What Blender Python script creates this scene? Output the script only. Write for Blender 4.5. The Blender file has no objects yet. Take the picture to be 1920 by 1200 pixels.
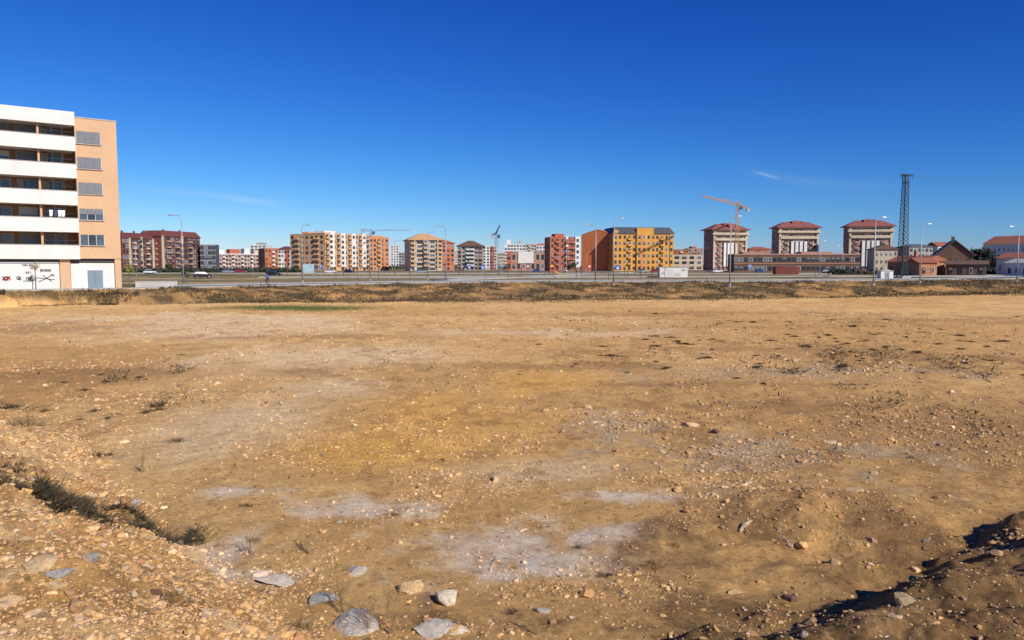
import bpy, math, random, bmesh
import numpy as np
from mathutils import Vector, Matrix
from mathutils import noise as NZ
random.seed(7); rng=np.random.default_rng(11)
SC=bpy.context.scene; COL=SC.collection
F=1387.0; CZ=4.3; TH=math.atan(102/F); cT,sT=math.cos(TH),math.sin(TH)
def ray(px,py):
    u=(px-960)/F; v=(600-py)/F
    return np.array([u,cT+v*sT,-sT+v*cT])
def P(px,py,Y):
    d=ray(px,py); t=Y/d[1]; return np.array([d[0]*t,Y,CZ+d[2]*t])
def G(px,py,z=0.):
    d=ray(px,py); t=(z-CZ)/d[2]; return np.array([d[0]*t,d[1]*t,z])
# ---------------------------------------------------------------- materials
def mat(name,col,rough=.85,var=.18,scale=3.,bump=.0,metal=0.,bscale=None):
    m=bpy.data.materials.new(name); m.use_nodes=True; nt=m.node_tree; b=nt.nodes['Principled BSDF']
    b.inputs['Roughness'].default_value=rough; b.inputs['Metallic'].default_value=metal
    tc=nt.nodes.new('ShaderNodeTexCoord'); n=nt.nodes.new('ShaderNodeTexNoise')
    n.inputs['Scale'].default_value=scale; n.inputs['Detail'].default_value=6
    nt.links.new(tc.outputs['Object'],n.inputs['Vector'])
    r=nt.nodes.new('ShaderNodeValToRGB'); e=r.color_ramp.elements
    e[0].position=.3; e[1].position=.7
    e[0].color=(*[c*(1-var) for c in col],1); e[1].color=(*[min(1,c*(1+var)) for c in col],1)
    nt.links.new(n.outputs['Fac'],r.inputs['Fac']); nt.links.new(r.outputs['Color'],b.inputs['Base Color'])
    if bump:
        n2=nt.nodes.new('ShaderNodeTexNoise'); n2.inputs['Scale'].default_value=bscale or scale*4; n2.inputs['Detail'].default_value=8
        nt.links.new(tc.outputs['Object'],n2.inputs['Vector'])
        bp=nt.nodes.new('ShaderNodeBump'); bp.inputs['Strength'].default_value=bump; bp.inputs['Distance'].default_value=.05
        nt.links.new(n2.outputs['Fac'],bp.inputs['Height']); nt.links.new(bp.outputs['Normal'],b.inputs['Normal'])
    return m
def brickmat(name,c1,c2,mortar,bw=.25,bh=.08):
    m=bpy.data.materials.new(name); m.use_nodes=True; nt=m.node_tree; b=nt.nodes['Principled BSDF']; b.inputs['Roughness'].default_value=.9
    tc=nt.nodes.new('ShaderNodeTexCoord'); sp=nt.nodes.new('ShaderNodeSeparateXYZ'); cb=nt.nodes.new('ShaderNodeCombineXYZ'); ad=nt.nodes.new('ShaderNodeMath')
    nt.links.new(tc.outputs['Object'],sp.inputs[0]); nt.links.new(sp.outputs['X'],ad.inputs[0]); nt.links.new(sp.outputs['Y'],ad.inputs[1])
    nt.links.new(ad.outputs[0],cb.inputs['X']); nt.links.new(sp.outputs['Z'],cb.inputs['Y'])
    k=nt.nodes.new('ShaderNodeTexBrick'); k.inputs['Scale'].default_value=1; k.inputs['Brick Width'].default_value=bw; k.inputs['Row Height'].default_value=bh
    k.inputs['Mortar Size'].default_value=.008; k.inputs['Color1'].default_value=(*c1,1); k.inputs['Color2'].default_value=(*c2,1); k.inputs['Mortar'].default_value=(*mortar,1)
    nt.links.new(cb.outputs[0],k.inputs['Vector'])
    n=nt.nodes.new('ShaderNodeTexNoise'); n.inputs['Scale'].default_value=.35; n.inputs['Detail'].default_value=5; nt.links.new(tc.outputs['Object'],n.inputs['Vector'])
    mr=nt.nodes.new('ShaderNodeMapRange'); mr.inputs['To Min'].default_value=.85; mr.inputs['To Max'].default_value=1.14; nt.links.new(n.outputs['Fac'],mr.inputs['Value'])
    mx=nt.nodes.new('ShaderNodeVectorMath'); mx.operation='SCALE'; nt.links.new(k.outputs['Color'],mx.inputs[0]); nt.links.new(mr.outputs[0],mx.inputs['Scale'])
    nt.links.new(mx.outputs[0],b.inputs['Base Color']); return m
def glass(name,col):
    m=mat(name,col,rough=.12,var=.4,scale=.7); return m
M=dict(
 red=mat('red_brick',(.40,.11,.06),scale=.4), dred=mat('dark_red_brick',(.18,.055,.042),scale=.4), tan=mat('tan_brick',(.54,.31,.15),scale=.3,var=.1),
 orange=mat('orange_brick',(.54,.22,.085),scale=.3,var=.12), redor=mat('red_orange_render',(.44,.14,.055),scale=.3,var=.12), redw=mat('orange_red_end_wall',(.56,.18,.06),scale=.3,var=.1), yellow=mat('yellow_ochre_render',(.58,.28,.05),scale=.3,var=.1), hbrick=mat('dull_orange_brick',(.42,.18,.085),scale=.4),
 white=mat('white_render',(.66,.64,.60),scale=.5,var=.07), cream=mat('cream_render',(.52,.42,.30),scale=.4,var=.1), grey=mat('grey_render',(.33,.32,.30),scale=.4,var=.1),
 dgrey=mat('dark_grey_cladding',(.10,.11,.13),scale=.5), pink=mat('pink_brick',(.38,.215,.155),scale=.4,var=.12), towerw=mat('rose_brick',(.38,.175,.13),scale=.4,var=.12), maroon=mat('maroon_roof_tile',(.15,.04,.035),scale=2,var=.25),
 rose=mat('rose_red_roof_tile',(.25,.08,.07),scale=1.5,var=.2),
 slate=mat('slate_roof',(.035,.04,.06),rough=.5,scale=2,var=.25), tile=mat('red_roof_tile',(.32,.11,.06),scale=2,var=.25), brown=mat('brown_brick',(.14,.08,.05),scale=.5),
 glass=glass('window_glass',(.03,.04,.055)), glassb=glass('blue_window_glass',(.06,.09,.13)), shut=mat('grey_shutter',(.22,.235,.26),scale=5,var=.06), shutd=mat('shutter_gap',(.12,.13,.15),scale=5,var=.06), wshut=mat('white_shutter',(.55,.55,.53),scale=5,var=.06),
 frame=mat('pale_frame',(.5,.5,.48),scale=3), dframe=mat('dark_frame',(.05,.05,.055),rough=.5), steel=mat('galvanised_steel',(.36,.38,.40),rough=.5,metal=.3,scale=2,var=.12),
 dsteel=mat('lattice_steel',(.03,.045,.055),rough=.6,scale=2), lampm=mat('lamp_lens',(.6,.6,.58),rough=.2), craney=mat('crane_yellow',(.50,.27,.10)), craneb=mat('crane_dark_blue',(.06,.10,.17)), cranew=mat('crane_pale',(.25,.33,.42)),
 conc=mat('concrete',(.42,.40,.37),scale=1.2,var=.15,bump=.2), asphalt=mat('asphalt',(.11,.11,.115),scale=.8,var=.25), pave=mat('pavement_slabs',(.38,.365,.335),scale=.7,var=.12), paint=mat('white_road_paint',(.7,.7,.68),scale=2),
 signb=mat('sign_blue',(.01,.10,.45),rough=.4), signr=mat('sign_red',(.5,.02,.02),rough=.4), signw=mat('sign_white',(.75,.75,.75),rough=.4), black=mat('black_spray_paint',(.02,.02,.022)), redp=mat('red_spray_paint',(.26,.02,.015)), bluep=mat('blue_spray_paint',(.40,.44,.50)),
 bark=mat('bark',(.12,.09,.065),scale=8,bump=.3), leaf=mat('green_leaves',(.06,.075,.028),scale=3,var=.5), leafy=mat('yellow_green_leaves',(.26,.24,.05),scale=3,var=.4), leafd=mat('dark_leaves',(.035,.042,.024),scale=2,var=.5),
 skin=mat('skin',(.50,.30,.21),rough=.6,var=.05), hair=mat('dark_hair',(.03,.02,.015)), jacket=mat('blue_jacket',(.015,.11,.42),rough=.7), trous=mat('dark_trousers',(.03,.035,.05)), shoe=mat('black_shoes',(.02,.02,.02)),
 rubber=mat('tyre_rubber',(.02,.02,.02)), bikef=mat('bicycle_frame_paint',(.10,.10,.11),rough=.35), slide=mat('slide_yellow',(.65,.36,.02),rough=.4), slider=mat('play_red',(.45,.05,.03),rough=.4),
 ctr=mat('rust_red_steel',(.20,.05,.035),scale=1.5), cable=mat('cable',(.10,.13,.17)), drygrass=mat('dry_grass',(.30,.20,.09),scale=5,var=.4), darkgrass=mat('dark_weeds',(.075,.053,.025),scale=5,var=.5), greengrass=mat('olive_grass',(.13,.145,.04),scale=3,var=.4),
 wood=mat('weathered_wood',(.50,.36,.22),scale=6,var=.3,bump=.6), door=mat('blue_grey_door',(.16,.22,.27),rough=.5,scale=2,var=.08), cloth=mat('white_cloth',(.75,.75,.75)), clothr=mat('dark_cloth',(.05,.05,.08)),
 curt=mat('curtain',(.40,.38,.34)))
M['nbrick']=brickmat('near_ochre_brick',(.62,.39,.22),(.56,.34,.185),(.52,.38,.26))
M['ibrick']=brickmat('shaded_recess_brick',(.36,.19,.09),(.30,.15,.07),(.28,.2,.14))  # ochre brick with the shade of the balcony recesses put into its colour
# ---------------------------------------------------------------- mesh helper
class MB:
    def __init__(s): s.v=[]; s.f=[]; s.m=[]; s.mats=[]
    def mi(s,m):
        if m not in s.mats: s.mats.append(m)
        return s.mats.index(m)
    def add(s,vs,fs,m):
        o=len(s.v); s.v+= [tuple(map(float,v)) for v in vs]; s.f+=[tuple(i+o for i in f) for f in fs]; s.m+=[s.mi(m)]*len(fs); return s
    def box(s,x0,x1,y0,y1,z0,z1,m):
        return s.add([(x0,y0,z0),(x1,y0,z0),(x1,y1,z0),(x0,y1,z0),(x0,y0,z1),(x1,y0,z1),(x1,y1,z1),(x0,y1,z1)],[(0,3,2,1),(4,5,6,7),(0,1,5,4),(1,2,6,5),(2,3,7,6),(3,0,4,7)],m)
    def bar(s,p,q,r,m,n=6,r2=None):
        p=Vector(p); q=Vector(q); r2=r if r2 is None else r2; d=(q-p)
        if d.length<1e-6: return s
        d.normalize(); a=d.orthogonal().normalized(); b=d.cross(a); vs=[]
        for c,rr in((p,r),(q,r2)):
            for i in range(n):
                t=2*math.pi*i/n; vs.append(c+a*math.cos(t)*rr+b*math.sin(t)*rr)
        return s.add(vs,[(i,(i+1)%n,n+(i+1)%n,n+i) for i in range(n)]+[tuple(range(n))[::-1],tuple(range(n,2*n))],m)
    def tube(s,pts,r,m,n=6):
        for a,b in zip(pts[:-1],pts[1:]): s.bar(a,b,r,m,n)
        return s
    def prism(s,prof,y0,y1,m):
        n=len(prof); return s.add([(x,y0,z) for x,z in prof]+[(x,y1,z) for x,z in prof],[tuple(range(n)),tuple(range(n,2*n))[::-1]]+[(i,n+i,n+(i+1)%n,(i+1)%n) for i in range(n)],m)
    def torus(s,c,R,r,m,n=28,k=8):
        vs=[];fs=[]
        for i in range(n):
            a=2*math.pi*i/n
            for j in range(k):
                b=2*math.pi*j/k; vs.append((c[0]+(R+r*math.cos(b))*math.cos(a),c[1]+r*math.sin(b),c[2]+(R+r*math.cos(b))*math.sin(a)))
        for i in range(n):
            for j in range(k): fs.append((i*k+j,i*k+(j+1)%k,((i+1)%n)*k+(j+1)%k,((i+1)%n)*k+j))
        return s.add(vs,fs,m)
    def mesh(s,name):
        me=bpy.data.meshes.new(name); me.from_pydata(s.v,[],s.f)
        for m in s.mats: me.materials.append(m)
        me.polygons.foreach_set('material_index',s.m); me.update(); return me
    def build(s,name,parent=None,smooth=False):
        me=s.mesh(name)
        if smooth: me.polygons.foreach_set('use_smooth',[True]*len(me.polygons))
        return link(name,me,parent)
def link(name,me,parent=None,loc=(0,0,0),rz=0,sc=None):
    o=bpy.data.objects.new(name,me); COL.objects.link(o); o.parent=parent; o.location=loc; o.rotation_euler=(0,0,rz)
    if sc: o.scale=sc
    return o
def tag(o,label=None,cat=None,group=None,kind=None):
    if label: o['label']=label
    if cat: o['category']=cat
    if group: o['group']=group
    if kind: o['kind']=kind
    return o
def thing(name,label,cat,loc,rz=0,group=None):
    return tag(link(name,None,None,tuple(map(float,loc)),rz),label,cat,group)
def copy_tree(o,loc=None,rz=None,label=None,group=None,sc=None,parent=None):
    c=o.copy(); COL.objects.link(c); c.parent=parent
    for ch in list(o.children): copy_tree(ch,parent=c)
    if loc is not None: c.location=tuple(map(float,loc))
    if rz is not None: c.rotation_euler=(0,0,rz)
    if sc is not None: c.scale=(sc,sc,sc) if not isinstance(sc,tuple) else sc
    if label: c['label']=label
    if group: c['group']=group
    return c
# ---------------------------------------------------------------- terrain
T=rng.random((256,256))
def vn(x,y):
    xi=np.floor(x).astype(int); yi=np.floor(y).astype(int); fx=x-xi; fy=y-yi; fx=fx*fx*(3-2*fx); fy=fy*fy*(3-2*fy)
    a=T[xi&255,yi&255]; b=T[(xi+1)&255,yi&255]; c=T[xi&255,(yi+1)&255]; d=T[(xi+1)&255,(yi+1)&255]
    return (a*(1-fx)+b*fx)*(1-fy)+(c*(1-fx)+d*fx)*fy
def fbm(x,y,o=4):
    r=0;a=.5;t=0
    for i in range(o): r=r+a*vn(x+17.3*i,y+9.1*i); t+=a; a*=.5; x,y=x*1.63-y*1.22,x*1.22+y*1.63
    return r/t-.5
ss=lambda t:(lambda c:c*c*(3-2*c))(np.clip(t,0,1))
FR=np.array([(-120,35),(-55.7,80.7),(-46,87.6),(-35,100),(-15,118),(0,125),(25,129),(52,131),(100,150),(145,190),(220,300),(400,600)],float)
BS=np.array([(-120,26),(-56,77),(-30,86),(0,90),(15,93),(37,100),(77,113),(150,142),(250,200),(400,300)],float)
MOUND=G(1560,965)
def blob(x,y,px,py,rx,ry,n=None,z=0):
    c=G(px,py,z); a=G(px,py-ry,z)[1]-c[1]; b=c[1]-G(px,py+ry,z)[1]; R=(a+b)/2; W=rx*math.hypot(c[1],CZ)/F
    q=np.sqrt(((x-c[0])/W)**2+((y-c[1])/R)**2); return np.clip(1.25-q+(1.5*n if n is not None else 0),0,1)
def dL(x,y): return (x+5.2)*-.73+(y-11.6)*-.69+1.8*fbm(x/2.5,y/2.5,4)-np.maximum(0,y-26)*.6
def dR(x,y): return (x-2)*-.515+(y-6.5)*.857+1.5*fbm(x/1.6+40,y/1.6,5)+.12
def toe(x,y): return np.interp(x,BS[:,0],BS[:,1])+7*fbm(x/8,y/8,4)
def height(x,y):
    x=np.asarray(x,float); y=np.asarray(y,float)
    yf=np.interp(x,FR[:,0],FR[:,1]); yb=np.minimum(toe(x,y),yf-5)
    fld=ss((y-(yf-1.5))/1.5); t=np.clip((y-yb)/(yf-4-yb),0,1)
    lot=.28*fbm(x/9,y/9,3)+.15*fbm(x/1.3+5,y/1.3,5)+.06*fbm(x/.35,y/.35,4)
    rough=blob(x,y,1600,1050,420,110)+.6*blob(x,y,1500,800,450,110)+.5*blob(x,y,1000,1180,400,50)+.35*blob(x,y,1500,660,500,60)
    lot=lot+np.clip(rough,0,1)*(.28*fbm(x/.8+50,y/.6,6)-.12*np.abs(fbm(x/1.8+y/2.2,y/3.5,3)))
    lot=lot+.42*np.exp(-(((x-MOUND[0])/1.9)**2+((y-MOUND[1])/1.0)**2))
    zb=1.0*ss(t*3.2)+.55*ss((t-.2)/.8)+(1.2*fbm(x/2.4,y/2.4,4)+.35*np.abs(fbm(x/7,y/5,2)))*np.sin(np.pi*t)**.6
    l=dL(x,y); zl=np.interp(l,[0,1,2.5,4.5,6,9,14],[0,.50,1.28,1.75,2.0,2.2,2.4])
    r=dR(x,y); u=(x-2)*.857+(y-6.5)*.515; zr=np.interp(r,[-8,-3,-.6,0,.4,1.35,1.9],[2.2,1.2,.88,.78,.57,.03,0])*ss((u+2.0)/3)
    zn=np.maximum(zl,zr); bm=np.clip(zn*2.5,0,1); lf=ss((1-x)/2)
    zn=zn+bm*((.26+.12*lf)*fbm(x/.7,y/.7,5)+.14*fbm(x/.2,y/.2,4))
    z=lot*(1-ss(t*2))+zb+zn
    far=1.47+fld*ss((y-yf-14)/40)*(.5*fbm(x/30,y/60,3)-.05)*np.clip(1-(y-300)/300,0,1)
    return z*(1-fld)+far*fld
def hit(px,py):
    d=ray(px,py); t=np.geomspace(4,900,5000); x=d[0]*t; y=d[1]*t; z=CZ+d[2]*t; h=height(x,y); k=int(np.argmax(z<h)); return np.array([x[k],y[k],h[k]])
def groundcol(x,y):
    yf=np.interp(x,FR[:,0],FR[:,1]); yb=np.minimum(toe(x,y),yf-5); t=(y-yb)/(yf-4-yb)
    n1=fbm(x/5,y/7,5); n2=fbm(x/1.2+9,y/1.8,6); n3=fbm(x/22,y/14,4); n4=fbm(x/.35,y/.5,5)
    A=lambda c:np.array(c)[None,:]
    c=A((.74,.435,.165))*np.ones((len(x),1)); c=c*(1+.20*n1+.34*n2+.34*n4)[:,None]
    def mx(c,col,f,v=.4): f=np.clip(f,0,1)[:,None]; return c*(1-f)+A(col)*(1+v*n2[:,None]+.35*n4[:,None])*f
    c=mx(c,(.62,.345,.12),ss(n3*5+.2)*.5)
    c=mx(c,(.50,.285,.11),np.clip(blob(x,y,1650,780,500,120,n1)+blob(x,y,1350,620,500,18,n1)+blob(x,y,130,700,220,80,n1),0,1)*.55)
    c=mx(c,(.80,.51,.225),ss(fbm(x/9+30,y/16,4)*5)*.4)
    for b in [(420,612,400,26),(600,665,240,32),(640,725,140,32),(480,790,170,50),(1000,625,260,12),(300,595,260,12),(1000,880,240,30)]: c=mx(c,(.86,.59,.33),ss(blob(x,y,*b,n1*.8+n2*.5))*.72,.25)
    for b in [(870,775,290,72),(740,850,210,42),(1000,710,170,32)]: c=mx(c,(.82,.43,.105),ss(blob(x,y,*b,n2*.4+n1*.7)*.9)*.78,.3)
    for b in [(450,925,80,12),(700,950,170,26),(950,1015,210,62),(1180,935,130,13),(1010,1060,140,30),(520,1085,90,22),(430,1035,60,45),(1140,1000,80,20)]: c=mx(c,(.93,.745,.56),ss(blob(x,y,*b,n2*1.1+n4*1.1+n1*.5)*.85)*.72,.15)
    for b in [(1600,1070,360,75),(1300,1140,320,50),(1640,1000,360,45),(1000,1165,200,30),(1420,1010,150,25)]: c=mx(c,(.29,.165,.07),ss(blob(x,y,*b,n2*1.8+n1+n4*1.2))*.85)
    for b in [(1560,655,420,18),(1000,685,300,7),(560,695,70,10),(90,615,130,12),(1750,690,260,14),(620,633,200,4),(320,634,40,5),(1300,588,380,3),(1750,600,260,10),(160,700,200,12),(1550,760,200,8),(1800,800,200,40),(1250,720,200,6)]:
        c=mx(c,(.36,.20,.08),ss(blob(x,y,*b,n2*2.2+n1*1.2+n4))*.62)
    for b in [(1400,850,200,45),(1720,850,90,22),(1130,795,90,30),(1500,700,300,12)]: c=mx(c,(.44,.34,.22),ss(blob(x,y,*b,n2*1.8+n4*1.8))*.5)
    c=mx(c,(.19,.17,.045),ss(blob(x,y,560,578,130,6,n1))*.85)
    sp=ss((fbm(x/.5+3,y/.8,5)-.08)*10)*ss(fbm(x/6+70,y/6,3)*5+.6); c=mx(c,(.38,.205,.08),sp*.5)
    l=dL(x,y); c=mx(c,(.72,.41,.145),ss(l/1.2)*.75); c=mx(c,(.84,.56,.29),ss(l/1.2)*ss((n2+.05)*6)*.5); c=mx(c,(.40,.215,.08),ss(l/1.2)*ss(n4*8-.2)*.6)
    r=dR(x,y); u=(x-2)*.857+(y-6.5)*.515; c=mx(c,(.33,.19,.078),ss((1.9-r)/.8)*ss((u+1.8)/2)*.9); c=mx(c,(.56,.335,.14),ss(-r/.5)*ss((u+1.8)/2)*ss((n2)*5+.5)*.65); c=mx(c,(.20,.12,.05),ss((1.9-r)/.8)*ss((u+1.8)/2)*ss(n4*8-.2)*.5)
    bt=ss((t+.10)/.18)*(1-ss((t-1)/.05)); c=mx(c,(.24,.14,.06),bt*.85); c=mx(c,(.48,.26,.09),bt*ss(n1*6+n2*6-.2)*.8); c=mx(c,(.08,.062,.032),bt*ss((fbm(x/3,y/2+8,5))*7+.3)*.85)
    st=STRIP; d=np.full(len(x),9.)
    for a,b in zip(st[:-1],st[1:]):
        ab=b[:2]-a[:2]; tt=np.clip(((x-a[0])*ab[0]+(y-a[1])*ab[1])/(ab@ab),0,1); d=np.minimum(d,np.hypot(x-a[0]-ab[0]*tt,y-a[1]-ab[1]*tt))
    c=mx(c,(.07,.05,.028),ss((.32-d+.8*n2+.5*n4)/.3)*.88)
    f=ss((y-yf+1)/2); g=fbm(x/40,y/18+5,4); c=mx(c,(.26,.19,.095),f); c=mx(c,(.095,.105,.035),f*ss(g*7+.5)*.85); c=mx(c,(.46,.33,.18),f*ss(fbm(x/60+50,y/12,4)*8-.3)*.85)
    c=mx(c,(.14,.13,.08),ss((y-420)/200)*.8)
    return np.clip(c,.01,.95)
STRIP=[hit(*p) for p in [(-60,880),(0,905),(80,935),(170,965),(250,985),(335,1012)]]
na,nr1,nr2=780,720,70
ang=np.radians(np.linspace(-60,60,na)); rad=np.concatenate([np.geomspace(4.2,170,nr1),np.geomspace(170,9000,nr2+1)[1:]])
RR,AA=np.meshgrid(rad,ang,indexing='ij'); X=(RR*np.sin(AA)).ravel(); Yy=(RR*np.cos(AA)-2.0).ravel(); Z=height(X,Yy)
nr=len(rad); idx=np.arange(nr*na).reshape(nr,na); q=np.stack([idx[:-1,:-1],idx[:-1,1:],idx[1:,1:],idx[1:,:-1]],-1).reshape(-1,4)[:,::-1]
def npmesh(name,V,Fc,cols=None,k=4,smooth=True):
    me=bpy.data.meshes.new(name); me.vertices.add(len(V)); me.vertices.foreach_set('co',V.astype(np.float32).ravel())
    me.loops.add(Fc.size); me.loops.foreach_set('vertex_index',Fc.astype(np.int32).ravel()); me.polygons.add(len(Fc)); me.polygons.foreach_set('loop_start',np.arange(0,Fc.size,k,dtype=np.int32))
    me.polygons.foreach_set('loop_total',np.full(len(Fc),k,dtype=np.int32)); me.polygons.foreach_set('use_smooth',np.full(len(Fc),smooth)); me.update(calc_edges=True)
    if cols is not None:
        a=me.color_attributes.new('Col','FLOAT_COLOR','POINT'); a.data.foreach_set('color',np.concatenate([cols,np.ones((len(cols),1))],1).astype(np.float32).ravel())
    return me
gm=bpy.data.materials.new('bare_earth'); gm.use_nodes=True; nt=gm.node_tree; b=nt.nodes['Principled BSDF']; b.inputs['Roughness'].default_value=.95; b.inputs['Specular IOR Level'].default_value=.05
at=nt.nodes.new('ShaderNodeAttribute'); at.attribute_name='Col'; tc=nt.nodes.new('ShaderNodeTexCoord')
def noi(s,d,ro=.6):
    n=nt.nodes.new('ShaderNodeTexNoise'); n.inputs['Scale'].default_value=s; n.inputs['Detail'].default_value=d; n.inputs['Roughness'].default_value=ro; nt.links.new(tc.outputs['Object'],n.inputs['Vector']); return n
def mr(src,a,bb,c,d):
    m=nt.nodes.new('ShaderNodeMapRange')
    for k,v in zip(('From Min','From Max','To Min','To Max'),(a,bb,c,d)): m.inputs[k].default_value=v
    nt.links.new(src,m.inputs['Value']); return m.outputs[0]
def mul(a,b_):
    m=nt.nodes.new('ShaderNodeMath'); m.operation='MULTIPLY'; nt.links.new(a,m.inputs[0]); nt.links.new(b_,m.inputs[1]); return m.outputs[0]
na_,nb_,nc_,nd_,ne_=noi(11,12,.85),noi(1.1,10,.75),noi(55,6,.85),noi(3.6,14,.88),noi(6.5,5,.65)
fac=mul(mul(mr(na_.outputs['Fac'],.35,.65,.68,1.34),mr(nb_.outputs['Fac'],.3,.7,.9,1.1)),mul(mr(nc_.outputs['Fac'],.35,.65,.74,1.3),mul(mr(nd_.outputs['Fac'],.36,.64,.76,1.26),mr(ne_.outputs['Fac'],.58,.65,1.05,.62))))
vs=nt.nodes.new('ShaderNodeVectorMath'); vs.operation='SCALE'; nt.links.new(at.outputs['Color'],vs.inputs[0]); nt.links.new(fac,vs.inputs['Scale']); mn=nt.nodes.new('ShaderNodeVectorMath'); mn.operation='MINIMUM'; mn.inputs[1].default_value=(.97,.82,.66); nt.links.new(vs.outputs[0],mn.inputs[0]); nt.links.new(mn.outputs[0],b.inputs['Base Color'])
b1=nt.nodes.new('ShaderNodeBump'); b1.inputs['Strength'].default_value=.9; b1.inputs['Distance'].default_value=.055; nt.links.new(na_.outputs['Fac'],b1.inputs['Height'])
b2=nt.nodes.new('ShaderNodeBump'); b2.inputs['Strength'].default_value=.65; b2.inputs['Distance'].default_value=.14; nt.links.new(nd_.outputs['Fac'],b2.inputs['Height']); nt.links.new(b1.outputs[0],b2.inputs['Normal']); nt.links.new(b2.outputs[0],b.inputs['Normal'])
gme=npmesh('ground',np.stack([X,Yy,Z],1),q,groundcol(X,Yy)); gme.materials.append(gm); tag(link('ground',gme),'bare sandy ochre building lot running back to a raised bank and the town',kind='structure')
# ---------------------------------------------------------------- pebbles (stuff)
pm=bpy.data.materials.new('pebble_stone'); pm.use_nodes=True; n_=pm.node_tree; bb=n_.nodes['Principled BSDF']; bb.inputs['Roughness'].default_value=.9
a_=n_.nodes.new('ShaderNodeAttribute'); a_.attribute_name='Col'; tcn=n_.nodes.new('ShaderNodeTexCoord'); nn_=n_.nodes.new('ShaderNodeTexNoise'); nn_.inputs['Scale'].default_value=40; nn_.inputs['Detail'].default_value=5; n_.links.new(tcn.outputs['Object'],nn_.inputs['Vector'])
mm_=n_.nodes.new('ShaderNodeMapRange'); mm_.inputs['To Min'].default_value=.5; mm_.inputs['To Max'].default_value=1.5; n_.links.new(nn_.outputs['Fac'],mm_.inputs['Value']); sc_=n_.nodes.new('ShaderNodeVectorMath'); sc_.operation='SCALE'; n_.links.new(a_.outputs['Color'],sc_.inputs[0]); n_.links.new(mm_.outputs[0],sc_.inputs['Scale']); n_.links.new(sc_.outputs[0],bb.inputs['Base Color'])
g=(1+5**.5)/2
IV=np.array([(-1,g,0),(1,g,0),(-1,-g,0),(1,-g,0),(0,-1,g),(0,1,g),(0,-1,-g),(0,1,-g),(g,0,-1),(g,0,1),(-g,0,-1),(-g,0,1)])/math.hypot(1,g)
IF=np.array([(0,11,5),(0,5,1),(0,1,7),(0,7,10),(0,10,11),(1,5,9),(5,11,4),(11,10,2),(10,7,6),(7,1,8),(3,9,4),(3,4,2),(3,2,6),(3,6,8),(3,8,9),(4,9,5),(2,4,11),(6,2,10),(8,6,7),(9,8,1)])
RUB=[((1420,850,240,50),.8),((1150,790,110,34),1.),((1550,690,340,18),.6),((550,1100,160,35),.45),((1300,900,220,35),.45),((800,1180,350,30),.35),((200,760,220,50),.35),((1720,790,190,60),.5),((1500,950,350,90),.25)]
def acc(x,y,r,base):
    l=dL(x,y); rr=dR(x,y); n=fbm(x/1.6+3,y/2,5); a=base*(.25+2.2*ss((n-.0)*6))
    a=np.maximum(a,ss((l+.5)/1)*(.45+.55*ss(n*5+.4))); u=(x-2)*.857+(y-6.5)*.515; a=np.maximum(a,ss((2.2-rr))*ss((u+1.5))*(.10+.6*ss(n*6-.1)))
    for bl,w in RUB: a=np.maximum(a,blob(x,y,*bl,n*1.8)*w)
    return a
def pebbles(name,n,med,sig,label,rmax=70,ex=.35,k_=1.,base=.03):
    th=np.radians(rng.uniform(-40,40,n)); r=np.exp(rng.uniform(math.log(6.),math.log(rmax),n)); x=r*np.sin(th); y=r*np.cos(th)
    k=rng.random(n)<acc(x,y,r,base)*k_; x,y,r=x[k],y[k],r[k]; n=len(x); s=med*np.exp(rng.normal(0,sig,n))*np.clip(r/10,.6,6)**ex; s=np.minimum(s,.10)
    z=height(x,y); q_=rng.normal(size=(n,12,3))*.2+IV[None]; sc=rng.uniform(.6,1.3,(n,1,3))*s[:,None,None]; sc[:,:,2]*=.65; V=q_*sc
    a=rng.uniform(0,6.28,n); c,s_=np.cos(a),np.sin(a); Vx=V[:,:,0]*c[:,None]-V[:,:,1]*s_[:,None]; Vy=V[:,:,0]*s_[:,None]+V[:,:,1]*c[:,None]
    V=np.stack([Vx+x[:,None],Vy+y[:,None],V[:,:,2]+z[:,None]+s[:,None]*.15],-1).reshape(-1,3); Fc=(IF[None]+12*np.arange(n)[:,None,None]).reshape(-1,3)
    pal=np.array([(.66,.39,.15),(.74,.50,.26),(.40,.22,.10),(.44,.36,.27),(.80,.63,.44),(.42,.18,.08),(.27,.23,.19)]); w=np.array([.32,.2,.22,.07,.07,.06,.06])
    gr_=np.clip(blob(x,y,1420,850,240,55)+blob(x,y,1150,790,120,36),0,1); ch=rng.choice(7,n,p=w); ch=np.where(rng.random(n)<gr_*.7,rng.choice([3,6],n),ch)
    gc=groundcol(x,y); mixf=rng.uniform(.1,.7,(n,1)); cc=(pal[ch]*(1-mixf)+gc*mixf)*rng.uniform(.7,1.1,(n,1)); me=npmesh(name,V,Fc,np.repeat(cc,12,0),3,False); me.materials.append(pm); tag(link(name,me),label,'stones',kind='stuff'); return n
print('PEB',pebbles('loose_gravel',260000,.0125,.5,'small loose pebbles and gravel strewn over the bare earth and the near banks',75,.65,1.,.14),pebbles('rubble_stones',11000,.036,.42,'fist sized stones scattered over the bare earth lot',60,.3,.75,.010))
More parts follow.
